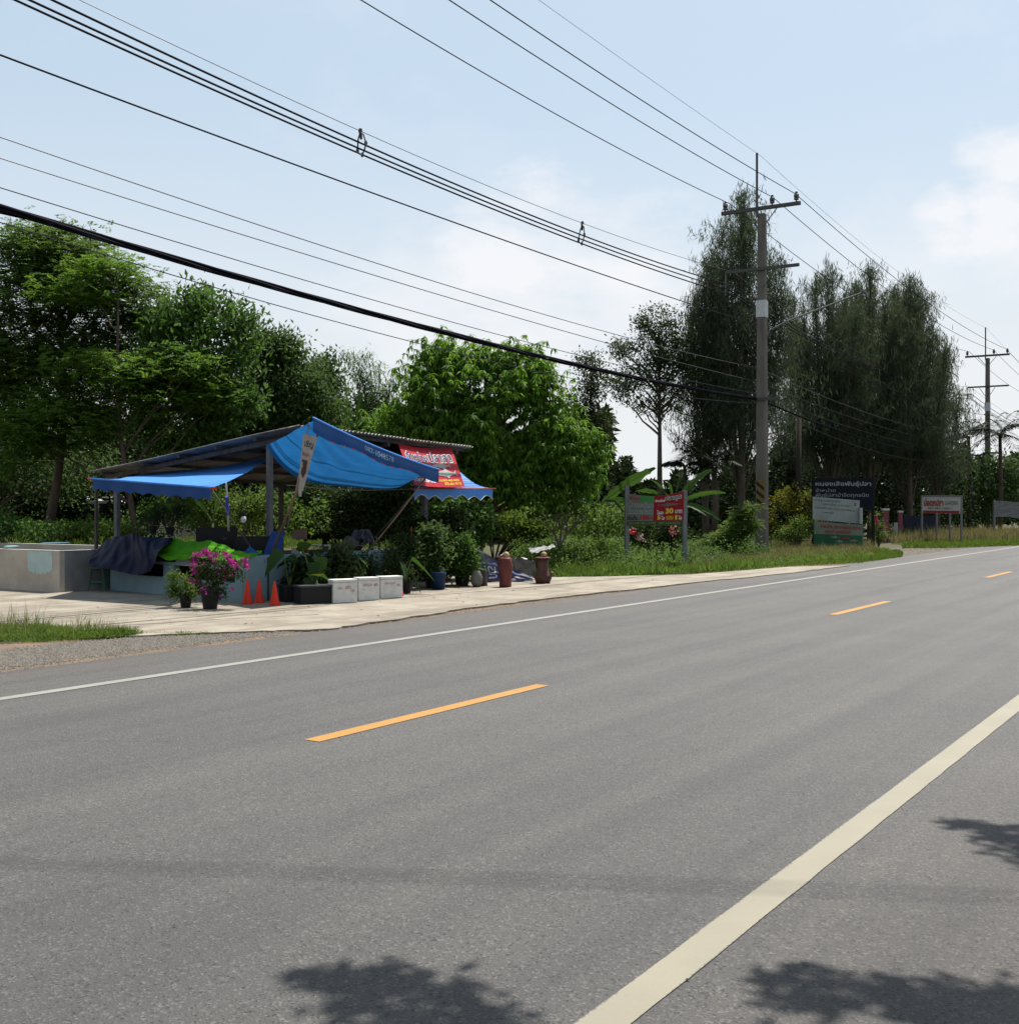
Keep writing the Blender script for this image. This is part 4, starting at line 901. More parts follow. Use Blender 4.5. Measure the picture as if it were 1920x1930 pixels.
for u_ in (.05, .5, .93):
    a, b2 = roof(u_, .02), roof(u_, .98); a[2] -= .14; b2[2] -= .14; box_between(MB(), a, b2, .06, .09).build('rafter', tim, shed)
for d_, t_, w_, m_ in ((16.98, 17.2, .10, postm), (21.7, 17.2, .10, postm), (17.0, 22.4, .12, postm), (21.7, 22.4, .10, tim), (22.1, 16.95, .06, tim)):
    p = R(d_, t_); h_ = 3.31 - .14 * (t_ - RT0) / (RT1 - RT0) - .79 * (d_ - RD0) / (RD1 - RD0) - .18
    MB().box(p + np.array([0, 0, h_ / 2]), (w_, w_, h_), Matrix.Rotation(-TH, 3, 'Z')).build('post', m_, shed)
# left awning
fa = bil(P(272, 892, 26.6), P(507, 864, 25.3), P(175, 903, 22.6), P(398, 920, 20.7), lambda u, v: np.array([0, 0, -.04 * 4 * u * (1 - u) * (1 - v * v) - .05 * math.sin(math.pi * v) + .012 * math.sin(v * 20 + u * 9) * (1 - v)]))
T = thing('blue_awning', P(398, 920, 20.7), 'light blue cloth awning with a scalloped drop on the left of the shed', 'awning', 'blue cloth awnings on the shed')
MB().grid(fa, 30, 18).build('canopy', awn_b, T, smooth=True)
def val(f, drop, waves, amp):
    def g(u, v):
        p = np.asarray(f(u, 1.0)); dr = drop * (1 - amp * abs(math.sin(u * math.pi * waves))); return p + np.array([0, -.012 - .02 * v * math.sin(u * 31), -dr * v])
    return g
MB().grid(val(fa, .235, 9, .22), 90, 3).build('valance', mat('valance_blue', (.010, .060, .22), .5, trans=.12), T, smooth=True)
MB().tube([fa(-.02, 1.0) + np.array([0, -.01, .01]), fa(.5, 1.0) + np.array([0, -.01, .01]), fa(1.01, 1.0) + np.array([0, -.01, .01])], .018, 6).build('edge_pole', awn_b, T)
for u_ in (-.02, 1.02): MB().tube([fa(u_ - .02, 1.0), fa(u_ + .02, 1.0)], .03, 6).build('red_tip', redp, T)
# right awning, striped
fb = bil(P(762, 868, 27.0), P(868, 892, 29.6), P(781, 920, 25.2), P(928, 922, 28.0), lambda u, v: np.array([0, 0, -.10 * math.sin(math.pi * v) + .02 * math.sin(u * 14)]))
T = thing('blue_awning', P(928, 922, 28.0), 'striped blue awning with a wavy white piped edge at the right of the shed', 'awning', 'blue cloth awnings on the shed')
MB().grid(fb, 24, 12).build('canopy', mat('awning_blue_pale', (.20, .36, .72), .5, trans=.3), T, smooth=True)
for k in range(6):
    v0 = .08 + k * .15; MB().grid(lambda a, b2: surf(fb, a, v0 + .045 * b2, .006), 24, 1).build('stripe', awn_b, T, smooth=True)
MB().grid(val(fb, .26, 6, .4), 80, 3).build('valance', awn_b, T, smooth=True)
MB().tube([val(fb, .26, 6, .4)(u_, 1.0) for u_ in np.linspace(0, 1, 70)], .010, 4).build('piping', rimw, T)
MB().tube([fb(-.06, 1.0), fb(1.05, 1.0)], .016, 6).build('edge_pole', mat('pole_red_brown', (.28, .06, .04), .6), T)
# big front tarpaulin
N1, N2, B1, B2 = P(592, 792, 20.7), P(828, 889, 24.3), P(502, 840, 21.8), P(806, 872, 25.8)
def ftarp(u, v):
    p = (N1 * (1 - u) + N2 * u) * (1 - v) + (B1 * (1 - u) + B2 * u) * v
    sg = 1 - abs(2 * u - 1) ** 4.4; p[2] -= .66 * sg * v ** .9 + .06 * 4 * u * (1 - u) * (1 - v)
    fold = math.exp(-((u - .18) / .22) ** 2) * .022 * math.sin((math.atan2(v + .05, u + .12)) * 26); p[2] += fold * math.sin(math.pi * min(1, v * 1.1)); p[1] += fold
    return p
T = thing('blue_tarpaulin', N1, 'big sagging blue tarpaulin stretched from the shed towards the road on poles', 'tarpaulin')
MB().grid(ftarp, 60, 30).build('sheet', tarp_b, T, smooth=True)
def band(u, v):
    p = (N1 * (1 - u) + N2 * u); p[2] -= .06 * 4 * u * (1 - u); p = p + np.array([-.01, -.05 - .03 * math.sin(v * 3), 0]); p[2] += .03 - v * (.24 + .03 * math.sin(u * 15)); p[1] -= .02 * math.sin(u * 30) * v; return p
MB().grid(band, 50, 6).build('front_flap', tarp_b2, T, smooth=True)
MB().tube([band(u_, 0) + np.array([0, -.005, .01]) for u_ in np.linspace(0, 1, 30)], .022, 6).build('rolled_edge', awn_b, T, smooth=True)
for k in range(9):
    u0 = .12 + k * .075; MB().tube([band(u0, .98), band(u0 + .035, .98)], .009, 4).build('red_stitch', redp, T)
text_on('082-1048578', band, (.37, .60, .22, .62), mat('tarp_print_pale', (.30, .45, .62), .7), T, .012, bold=.0)
# lining tarpaulin and dark blue sheet under the roof
MB().grid(lambda a, b2: roof(.22 + .6 * a, .02 + .42 * b2) + np.array([0, 0, -.16 - .14 * math.sin(math.pi * a) * (1 - .4 * b2)]), 20, 10).build('roof_lining', mat('lining_blue', (.010, .016, .08), .5, trans=.15), shed, smooth=True)
# props
def stick(label, a, b2, r, m=bamb, name='bamboo_prop'):
    o = MB().tube([a, (a + b2) / 2 + np.array([.01, 0, -.02]), b2], [r, r * .95, r * .85], 7).build(name, m, smooth=True); return tag(o, label, 'pole', 'poles propping the tarpaulin')
stick('bamboo pole propping the high left corner of the big blue tarpaulin', P(512, 1044, 22.2), P(601, 812, 20.8), .026)
stick('pale thin stick crossing behind the left bamboo pole', P(540, 1000, 22.6), P(583, 797, 20.9), .014, mat('stick_pale', (.36, .30, .24), .8))
stick('bamboo pole propping the low right corner of the big blue tarpaulin', P(692, 1042, 23.6), P(810, 890, 24.2), .019)
stick('thin grey pole behind the right bamboo pole', P(700, 1020, 24.6), P(786, 920, 25.4), .012, tim)
stick('slim white and blue pole standing on the counter under the left awning', P(431, 1000, 22.0), P(426, 910, 21.3), .020, rimw)
tag(MB().tube([P(427, 936, 21.34), P(429, 970, 21.62)], .028, 8).build('blue_sleeve', mat('sleeve_blue', (.06, .07, .6), .5)), 'bright blue sleeve around the slim white pole', 'sleeve')
stick('dark iron rod leaning on the black crates at the counter', P(483, 1048, 21.6), P(399, 922, 20.8), .012, steel)
o = MB().tube([P(540, 914, 24), P(610, 921, 24.5), P(690, 924, 25.5), P(770, 922, 26.5)], .008, 4).build('rope', ropem); tag(o, 'slack white string stretched under the tarpaulin', 'string')
# cloth strip banner on the left prop
fs = bil(P(571, 817, 20.74), P(598, 824, 20.70), P(562, 922, 20.95), P(571, 926, 20.95), lambda u, v: np.array([0, .02 * math.sin(v * 8 + u * 2), 0]))
T = thing('cloth_banner', P(571, 817, 20.74), 'narrow crumpled white banner tied to the left bamboo pole', 'banner'); wb = mat('banner_white', (.42, .38, .36), .8, var=.25, vscale=10)
MB().grid(fs, 6, 14).build('cloth', wb, T, smooth=True)
MB().quad(P(562, 922, 20.95), P(569, 922, 20.95), P(568, 936, 20.95), P(563, 936, 20.95)).build('tail', wb, T)
ink = mat('ink_black', (.02, .02, .025), .7); inkr = mat('ink_red', (.40, .03, .03), .6); inkw = mat('ink_white', (.72, .72, .70), .6); inkn = mat('ink_navy', (.015, .03, .10), .6); inky = mat('ink_yellow', (.75, .50, .05), .6)
text_on('เชิญ', fs, (.18, .88, .10, .24), ink, T); text_on('ชิมปลา', fs, (.12, .75, .31, .38), inkr, T)
patch_on([(.15, .45), (.7, .45), (.75, .66), (.5, .78), (.2, .7)], fs, mat('print_dark', (.07, .055, .05), .8), T, .006)

# red banner
fr_ = bil(P(750, 836, 25.6), P(851, 845, 27.3), P(780, 914, 24.75), P(876, 917, 26.5), lambda u, v: np.array([0, 0, -.05 * math.sin(math.pi * u) * (1 - v) - .03 * math.sin(math.pi * u) * v]))
T = thing('red_banner', P(780, 914, 24.75), 'red vinyl banner with fish pictures and Thai lettering above the striped awning', 'banner')
MB().grid(fr_, 20, 12).build('vinyl', mat('vinyl_red', (.50, .018, .035), .45, col2=(.38, .012, .03), vscale=3, trans=.15), T, smooth=True)
text_on('จำหน่าย', fr_, (.05, .45, .135, .385), inkw, T, .008, bold=.055); text_on('จำหน่าย', fr_, (.058, .442, .15, .372), inkn, T, .014, bold=.015)
text_on('ปลาสด', fr_, (.47, .93, .10, .39), inkw, T, .008, bold=.055); text_on('ปลาสด', fr_, (.48, .92, .118, .372), inkn, T, .014, bold=.015)
text_on('ปลานิล', fr_, (.06, .27, .66, .76), inkw, T, .008, bold=.03); text_on('(ปลาตะเพียน', fr_, (.04, .44, .79, .93), inkw, T, .008, bold=.03)
text_on('โทร.087-443-9433', fr_, (.50, .92, .795, .865), inky, T, .008, bold=.02); text_on('095-661-9113', fr_, (.61, .94, .885, .955), inky, T, .008, bold=.02)
fishm = mat('fish_print', (.42, .43, .40), .6, var=.4, vscale=20)
def fish(f, T, cx, cy, w, h, m, s=1, off=.008):
    pts = [(-.5, 0), (-.35, -.22), (-.05, -.42), (.05, -.75), (.14, -.42), (.3, -.16), (.40, -.10), (.52, -.42), (.47, 0), (.55, .38), (.40, .12), (.2, .3), (.08, .62), (0, .4), (-.3, .28)]
    return patch_on([(cx + s * x * w, cy + y * h) for x, y in pts], f, m, T, off, 'fish_print')
fish(fr_, T, .66, .46, .36, .13, fishm, 1); fish(fr_, T, .70, .66, .42, .20, fishm, 1, .010); fish(fr_, T, .47, .68, .12, .2, fishm, -1)

# ------------------------------------------------------------------ tanks
def wall_run(mb, pts, h0, h1, th):      # pts: outer face ground points, wall thickness to the back (away from the camera)
    for a, b2 in zip(pts[:-1], pts[1:]):
        a, b2 = np.asarray(a, float), np.asarray(b2, float); dr = (b2 - a) / np.linalg.norm(b2 - a); q = np.cross(dr, (0, 0, 1.)); 
        if q[1] < 0: q = -q
        i = len(mb.v)
        for z in (h0, h1): mb.v += [tuple((*a[:2], z)), tuple((*b2[:2], z)), tuple((*(b2 + q * th)[:2], z)), tuple((*(a + q * th)[:2], z))]
        mb.f += [(i, i + 3, i + 2, i + 1), (i + 4, i + 5, i + 6, i + 7)] + [(i + k, i + (k + 1) % 4, i + 4 + (k + 1) % 4, i + 4 + k) for k in range(4)]
    return mb
c1 = G(112, 1118.5); d1, t1 = dt(c1); TD1 = d1 + 6.0; TT1 = t1 + 2.6
T = thing('fish_tank', c1, 'low bare cement fish tank at the left edge with a pale blue paint patch', 'fish tank', 'cement fish tanks')
wall_run(MB(), [R(TD1, t1), R(d1 + .0, t1)], 0, .845, .12).build('front_wall', tankw, T)
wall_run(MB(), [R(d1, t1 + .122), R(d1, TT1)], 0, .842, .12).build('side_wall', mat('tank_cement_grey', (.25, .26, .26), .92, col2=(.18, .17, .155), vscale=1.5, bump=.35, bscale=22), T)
wall_run(MB(), [R(TD1, TT1), R(d1 + .125, TT1)], 0, .845, .12).build('back_wall', tankw, T)
wall_run(MB(), [R(TD1, t1 + .125), R(TD1, TT1 - .01)], 0, .84, .12).build('end_wall', tankw, T)
fp = lambda u, v: R(d1 + .02 + u * 4.0, t1, .84 - v * .84)
pp = [(.05 + .20 * k / 12, .0) for k in range(13)] + [(.25 - .20 * k / 16, .40 + .10 * abs(math.sin(k * 1.9)) + .08 * math.sin(k * .2)) for k in range(17)]
patch_on([(u_, v_ + .02) for u_, v_ in pp], fp, patchb, T, .004, 'paint_patch')
MB().quad(R(d1, t1 - .003, .849), R(TD1, t1 - .003, .849), R(TD1, t1 + .11, .849), R(d1, t1 + .11, .849)).build('rim', rimw, T)
MB().quad(R(d1 - .003, t1 + .12, .848), R(d1 - .003, TT1, .848), R(d1 + .11, TT1, .848), R(d1 + .11, t1 + .12, .848)).build('rim', rimw, T)
MB().quad(R(d1, TT1 + .003, .849), R(TD1, TT1 + .003, .849), R(TD1, TT1 + .12, .849), R(d1, TT1 + .12, .849)).build('rim', rimw, T)
MB().quad(R(d1 + .1, t1 + .1, .55), R(TD1, t1 + .1, .55), R(TD1, TT1, .55), R(d1 + .1, TT1, .55)).build('water', waterm, T)

A0, A1, A2 = G(208, 1114), G(325, 1124), G(457, 1138.5); dA, tA = dt(A2); BB = R(dA, tA + 4.4)
T = thing('fish_tank', A2, 'pale blue painted tank wall with dark openings that serves as the counter', 'fish tank', 'cement fish tanks')
run = [A0, A1, A2]
wall_run(MB(), run, 0, .36, .12).build('lower_wall', tankb, T)
wall_run(MB(), run, .60, .66, .12).build('middle_band', tankb, T)
wall_run(MB(), run, .78, .84, .12).build('top_band', mat('tank_grey_top', (.26, .26, .26), .9), T)
def seg(p, q, a, b2): p, q = np.asarray(p), np.asarray(q); return [p * (1 - a) + q * a, p * (1 - b2) + q * b2]
for (p, q, a, b2) in ((A0, A1, 0, .45), (A0, A1, .86, 1.0), (A1, A2, 0, .02), (A1, A2, .90, 1.0)):
    wall_run(MB(), seg(p, q, a, b2), .36, .60, .117).build('pier', tankb, T)
for (p, q, a, b2) in ((A0, A1, 0, .5), (A1, A2, .05, .28), (A1, A2, .6, 1.0)):
    wall_run(MB(), seg(p, q, a, b2), .66, .78, .114).build('block', mat('block_dirty_white', (.30, .29, .28), .9, var=.3), T)
wall_run(MB(), [A2 + RV * .122, BB], 0, .84, .12).build('side_wall', tankb, T)
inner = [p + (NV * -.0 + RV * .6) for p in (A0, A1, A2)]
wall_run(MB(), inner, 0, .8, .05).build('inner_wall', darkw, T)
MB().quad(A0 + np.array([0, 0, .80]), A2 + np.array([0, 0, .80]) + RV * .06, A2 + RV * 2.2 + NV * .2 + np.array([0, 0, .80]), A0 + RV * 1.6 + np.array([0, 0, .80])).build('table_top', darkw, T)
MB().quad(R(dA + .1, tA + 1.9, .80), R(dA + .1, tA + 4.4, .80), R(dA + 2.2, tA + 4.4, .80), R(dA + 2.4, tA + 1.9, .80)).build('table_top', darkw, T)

# cloths
def drape(label, name, m, cx, cy, D, top, w, h, cat, folds=9, dep=.55, bumpf=None, seedp=0.0, group=None):
    """cloth hanging over a heap: oval cap plus folded skirt"""
    c = P(cx, cy, D); mb = MB()
    def f(u, v):
        th = -math.pi * 1.15 + u * math.pi * 1.3 - .23; r_ = v ** .8; nn_ = mathutils.noise.noise(Vector((th * folds * .35, v * 1.3, seedp))); n2_ = mathutils.noise.noise(Vector((th * folds, v * 2.2, seedp + 5))); fo = 1 + .34 * nn_ * v + .17 * n2_ * v
        z = c[2] + top * (1 - .35 * v ** 2) if v < .55 else c[2] + top * .89 - (v - .55) / .45 * h
        z += .16 * nn_ + .05 * n2_
        return np.array([c[0] + math.cos(th) * w * r_ * fo, c[1] + math.sin(th) * dep * r_ * fo, z])
    o = mb.grid(f, 90, 30).build(name, m, smooth=True); return tag(o, label, cat, group)
hx_t, hy_t = (178, 200, 220, 240, 250, 262, 285, 324), (1040, 1018, 1012, 1010, 1003, 1011, 1013, 1014)
hx_b, hy_b = (165, 186, 215, 240, 262, 285, 291, 300), (1062, 1070, 1074, 1081, 1084, 1077, 1060, 1040)
def heap(u, v):
    k = u * 7; it = np.arange(8); xt, yt, xb, yb = (np.interp(k, it, q) for q in (hx_t, hy_t, hx_b, hy_b)); Dn = 23.4 - 1.2 * u
    nn_ = mathutils.noise.noise(Vector((u * 5, v * 1.6, 1))); n2_ = mathutils.noise.noise(Vector((u * 13 + v * 3, v * 4, 4)))
    if v < .3: w = v / .3; p = P(xt, yt, Dn + .45); p[1] += .55 * (1 - w); p[2] += -.10 * (1 - w) + .05 * nn_; return p
    w = (v - .3) / .7; p = P(xt + (xb - xt) * w, yt + (yb - yt) * w, Dn + .45 * (1 - w) ** 1.6 - .1 * w); p[1] -= .16 * nn_ * w ** .5 + .06 * n2_; p[0] += .04 * n2_ * w; p[2] += .03 * n2_; return p
tag(MB().grid(heap, 70, 40).build('tarp_heap', navy_t, smooth=True), 'dark navy tarpaulin thrown in a heap over the left end of the counter', 'tarpaulin')
# lime cloth: pleated sheet following the counter edge
def limef(u, v):
    x = 291 + 202 * u; Dn = 22.5 - 2.15 * min(1, u / .82) + (max(0, u - .82) / .18) * .7
    topy = 1019 + 17 * u + 7 * math.sin(u * 9) - 12 * math.exp(-((u - .18) / .12) ** 2); boty = 1048 + 6 * math.sin(u * 3.1) + 5 * math.sin(u * 11)
    y = topy + (boty - topy) * v; D = Dn + .75 * (1 - v) ** 1.2 - .05
    p = P(x, y, D); p[1] += .035 * math.sin(v * 12 + u * 7) ; p[2] += .02 * math.sin(v * 15 + u * 5) + .015 * math.sin(u * 40 + v * 6); return p
tag(MB().grid(limef, 60, 18).build('lime_cloth', lime, smooth=True), 'bright lime green cloth spread along the counter', 'cloth')
drape('blue plastic sheet bunched at the right end of the lime cloth', 'blue_sheet', tarp_b2, 476, 1062, 21.2, .20, .26, .20, 'plastic sheet', 5, .3, seedp=1)
T = thing('leaning_panel', P(512, 1044, 22.5), 'dark blue plastic panel leaning at the corner post', 'panel'); MB().grid(bil(P(512, 1002, 22.5), P(537, 1000, 22.7), P(495, 1048, 22.0), P(528, 1046, 22.3)), 3, 3).build('panel', mat('panel_blue', (.012, .05, .20), .5, trans=.1), T, thick=.012)
# crates, boxes
def crate(label, a_px, b_px, D, m, name, cat, dep=.4, yaw=0.0, grp=None):
    p0, p1 = P(a_px[0], a_px[1], D), P(b_px[0], b_px[1], D); c = (p0 + p1) / 2; w, h = abs(p1[0] - p0[0]), abs(p1[2] - p0[2]); Mx = Matrix.Rotation(yaw, 3, 'Z')
    T = thing(name, (c[0], c[1] + dep / 2, c[2] - h / 2), label, cat, grp); MB().box(c + np.array([0, dep / 2, 0]), (w, dep, h * .96), Mx).build('box', m, T)
    MB().box(c + np.array([0, dep / 2, h * .49]), (w * 1.03, dep * 1.03, h * .05), Mx).build('lid', m, T); return T, c, w, h
blackp = mat('black_plastic', (.018, .018, .02), .5, var=.3)
T, c, w, h = crate('large black plastic box with a round hole standing on the counter', (369, 995), (439, 1036), 23.0, blackp, 'black_box', 'box')
MB().lathe(c + np.array([.21, -.004, 0]), [(.035, -.03), (.045, 0), (.035, .03)], 10).build('hole', darkw, T)
crate('low black crate right of the large black box', (441, 1012), (500, 1046), 22.6, blackp, 'black_crate', 'crate', .5)
crate('brown cardboard carton under the tarpaulin', (552, 998), (575, 1017), 24.4, mat('cardboard', (.20, .13, .10), .9, var=.2), 'carton', 'box', .25)
crate('small beige tub on the tank wall behind the taro leaves', (549, 1032), (566, 1043), 22.6, mat('tub_beige', (.30, .26, .22), .7), 'tub', 'tub', .15)
tag(MB().lathe(P(574, 1043, 22.9), [(.06, 0), (.08, .13), (.075, .14), (.06, .06)], 12).build('red_pot', mat('pot_red', (.22, .025, .02), .6), smooth=True), 'small empty red pot on the tank wall', 'pot')
for y0, x0, x1, D_, lab in ((1026, 576, 628, 24.6, 'upper bright metal rail on the rack behind the taro plants'), (1028, 600, 640, 24.0, 'lower bright metal rail on the rack behind the taro plants'), (1027, 656, 705, 25.0, 'metal rail on the rack under the brown sack'), (1032, 700, 752, 25.4, 'metal rail at the right end of the rack')):
    tag(MB().tube([P(x0, y0, D_), P(x1, y0 + 2.5, D_ + .4)], .014, 6).build('metal_rail', galv), lab, 'rail')
drape('grey brown sack slumped on the rack', 'sack', mat('sack', (.10, .09, .08), .9, bump=.5, bscale=12), 655, 1034, 24.4, .20, .20, .16, 'sack', 4, .2)
drape('heap of dark plastic bags behind the brown sack', 'bag_heap', mat('bag_dark', (.04, .04, .06), .4, col2=(.12, .11, .13), vscale=14, bump=.8, bscale=14), 683, 1030, 25.4, .32, .26, .2, 'bags', 7, .3, seedp=3)
tag(MB().lathe(P(104, 1034, 28.5), [(.30, -.05), (.33, .12), (.335, .15), (.32, .15)], 20).build('blue_tub', mat('tub_blue', (.10, .20, .24), .6)), 'round blue grey tub standing behind the cement tank', 'tub')
tag(MB().lathe(P(22, 1033, 24.4), [(.05, 0), (.14, .01), (.15, .04), (.09, .05)], 12).build('blue_net', mat('net_blue', (.25, .42, .45), .7)), 'pale blue net bundle resting on the tank rim', 'net')
# stool
sc_ = G(187, 1113.5) + np.array([0, 0, AZ]); T = thing('plastic_stool', sc_, 'green plastic stool beside the cement tank', 'stool'); gs = mat('stool_green', (.05, .13, .10), .5)
MB().box(sc_ + np.array([0, 0, .455]), (.32, .32, .03)).build('seat', gs, T)
for sx_, sy_ in ((1, 1), (1, -1), (-1, 1), (-1, -1)): MB().tube([sc_ + np.array([.17 * sx_, .17 * sy_, 0]), sc_ + np.array([.12 * sx_, .12 * sy_, .45])], .028, 6).build('leg', gs, T)
for s_ in (1, -1): MB().box(sc_ + np.array([0, .15 * s_, .17]), (.28, .02, .04)).build('stretcher', gs, T)
# light bulb
bp0 = P(459, 985, 22.4); T = thing('light_bulb', bp0, 'white light bulb hanging on a wire under the shed', 'light bulb')
MB().lathe(bp0, [(.012, -.01), (.045, .02), (.055, .06), (.045, .10), (.03, .12)], 12).build('bulb', mat('bulb_white', (.75, .78, .82), .25, trans=.3), T, smooth=True)
MB().lathe(bp0 + np.array([0, 0, .12]), [(.032, 0), (.03, .07), (.012, .12)], 10).build('socket', blackp, T)
MB().tube([bp0 + np.array([0, 0, .2]), P(463, 940, 22.5), P(480, 872, 22.6)], .006, 4).build('cord', blackp, T)
# cones
conem = mat('cone_orange_red', (.72, .045, .018), .45, var=.12, vscale=6)
for x, y, h, lab in ((466, 1141, .43, 'left orange cone against the pale blue wall'), (488, 1138.5, .42, 'middle orange cone against the pale blue wall'), (517.5, 1143, .41, 'orange cone standing nearest the road'), (752, 1125, .36, 'orange cone half hidden by the third foam box')):
    g = G(x, y); g[2] = AZ; T = thing('traffic_cone', g, lab, 'cone', 'slim orange cones')
    MB().lathe(g, [(.090, 0), (.088, .02), (.055, .18), (.018, h - .01), (.012, h)], 18).build('cone', conem, T, smooth=True); MB().box(g + np.array([0, 0, .006]), (.17, .17, .012)).build('base', conem, T)
# foam boxes
foam = mat('styrofoam', (.72, .71, .68), .7, col2=(.60, .59, .55), vscale=9, bump=.3, bscale=60)
def foambox(x, y, w, h, lab, txt):
    yaw = math.radians(33); g = G(x, y); g[2] = AZ; dx = np.array([math.cos(yaw), math.sin(yaw), 0]); dy = np.array([-math.sin(yaw), math.cos(yaw), 0]); dd = .24
    T = thing('foam_box', g, lab, 'foam box', 'white foam boxes in front of the plants'); c = g + dx * w / 2 + dy * dd / 2; Q = Matrix.Rotation(yaw, 3, 'Z')
    o = MB().box(c + np.array([0, 0, h * .43]), (w * .985, dd * .97, h * .86), Q).build('body', foam, T); bv = o.modifiers.new('b', 'BEVEL'); bv.width = .012; bv.segments = 2
    o = MB().box(c + np.array([0, 0, h * .93]), (w, dd, h * .13), Q).build('lid', foam, T); bv = o.modifiers.new('b', 'BEVEL'); bv.width = .012; bv.segments = 2
    f = lambda u, v: g + dx * w * u + np.array([0, 0, h * (1 - v)]) + dy * (dd * .015)
    pm = mat('pen_red', (.42, .12, .12), .7)
    for s_, bx in txt: text_on(s_, f, bx, pm, T, .006, bold=.0)
foambox(628, 1140, .47, .42, 'left foam box with faint red writing', [('ปลา', (.2, .36, .30, .42)), ('สด', (.50, .72, .28, .42)), ('120', (.72, .88, .44, .55))])
foambox(676, 1135, .42, .42, 'middle foam box with faint red writing', [('ปลานิล', (.2, .62, .24, .38)), ('80', (.74, .9, .26, .4)), ('-', (.2, .3, .5, .52))])
foambox(718, 1130.5, .46, .41, 'right foam box next to the half hidden cone', [('ปลาดุก', (.14, .62, .26, .40)), ('70', (.7, .84, .36, .48))])
# black planters, buckets
def lath(label, x, y, prof, m, name, cat, seg=16, wob=0, grp=None): g = G(x, y); g[2] = AZ; return tag(MB().lathe(g, prof, seg, wob).build(name, m, smooth=True), label, cat, grp)
T = thing('planter_trough', G(588, 1140), 'black plastic planting trough behind the foam boxes', 'planter'); g = G(588, 1141); MB().box(g + np.array([0, .22, .15 + AZ]), (.62, .4, .30), Matrix.Rotation(.5, 3, 'Z')).build('trough', blackp, T); MB().box(g + np.array([0, .22, .31 + AZ]), (.66, .44, .03), Matrix.Rotation(.5, 3, 'Z')).build('rim', mat('trough_rim', (.06, .06, .06), .5), T)
T = thing('planter_trough', G(540, 1139), 'low black planting trough beside the nearest cone', 'planter'); g = G(545, 1138); MB().box(g + np.array([0, .25, .13 + AZ]), (.36, .34, .26), Matrix.Rotation(.5, 3, 'Z')).build('trough', blackp, T); MB().box(g + np.array([0, .25, .27 + AZ]), (.40, .38, .03), Matrix.Rotation(.5, 3, 'Z')).build('rim', blackp, T)
lath('dark blue bucket in the shade at the right of the stall', 826, 1113, [(.13, 0), (.16, .3), (.17, .36), (.15, .36), (.13, .1)], mat('bucket_blue', (.010, .03, .075), .5), 'bucket', 'bucket')
lath('pale water jar lying at the right end of the plants', 898, 1108, [(.06, 0), (.12, .08), (.13, .2), (.08, .32), (.07, .34)], mat('jar_grey', (.15, .15, .13), .6), 'jar', 'jar')
lath('short weathered wood stump beside the fallen navy banner', 910, 1106, [(.10, 0), (.085, .1), (.08, .3), (.075, .36)], tim, 'stump', 'stump', wob=.06)
tag(MB().tube([P(775, 993, 24.4), P(776, 1034, 24.4)], .012, 5).build('red_stick', mat('stick_red', (.45, .10, .10), .6)), 'thin red stick upright among the dark potted plants', 'stick')

# potted plants
potm = mat('pot_black', (.022, .02, .022), .55, var=.3)
def pot(T, g, r, h, m=None): MB().lathe(g, [(r * .68, 0), (r * .95, h * .9), (r * 1.05, h * .9), (r * 1.05, h), (r * .9, h), (r * .85, h * .88)], 18).build('pot', m or potm, T, smooth=False)
def potted(label, x, y, r, h, lobes, lm, ncl, per, cr, L0=.09, W0=.045, z=None, cat='potted plant', style=crown_broad, grp='potted plants at the stall', m=None, g=None, **kw):
    if g is None: g = G(x, y); g[2] = AZ
    T = thing('potted_plant', g, label, cat, grp); pot(T, g, r, h, m); D = g[1]; cents = lobes_sample(lobes, D, .8, ncl, .2); mb = MB()
    for c in cents[:12]: s0 = g + np.array([0, 0, h * .9]); mb.tube([s0, (s0 + c) / 2 + np.array([0, 0, .06]), c], [.012, .008, .003], 4, cap=False)
    mb.build('stems', bark, T); style(T, cents, per, cr, lm, name='foliage', L0=L0, W0=W0, **kw); return T, cents
bg_, bc_ = potted('bougainvillea covered in magenta flowers in a black pot', 396, 1150, .165, .33, [(410, 1060, 34, 22), (385, 1080, 22, 20), (440, 1075, 24, 18), (395, 1105, 24, 26), (415, 1110, 16, 20), (372, 1095, 18, 10)], LM['pot'], 62, 26, .07, .055, .035)
fl = []
for x, y, k in ((372, 1045, 9), (383, 1042, 12), (391, 1040, 10), (367, 1063, 6), (364, 1071, 5), (386, 1067, 14), (365, 1078, 10), (400, 1050, 8), (407, 1045, 9), (425, 1045, 12), (432, 1052, 14), (440, 1058, 12), (436, 1063, 9), (413, 1075, 7), (424, 1073, 6), (431, 1078, 9), (423, 1086, 10), (461, 1056, 9), (463, 1066, 8), (363, 1094, 7), (373, 1100, 7), (380, 1116, 8), (384, 1112, 5), (415, 1125, 4), (405, 1058, 6), (447, 1068, 5), (366, 1052, 7), (436, 1108, 2)):
    c = P(x, y, bg_.location.y + rng.normal() * .12); fl += [c + rng.normal(size=3) * .026 for _ in range(k * 3)]
fl = np.array(fl); leaf_mesh('flowers', fl, unit(len(fl)), unit(len(fl)), .042, .042, LM['pink'], bg_, kind='stuff')
potted('bushy green potted shrub left of the bougainvillea', 350, 1147.5, .115, .24, [(345, 1105, 20, 20), (355, 1118, 22, 16), (330, 1110, 12, 16), (328, 1088, 5, 8)], LM['weed'], 46, 40, .06, .06, .024, up=.5)
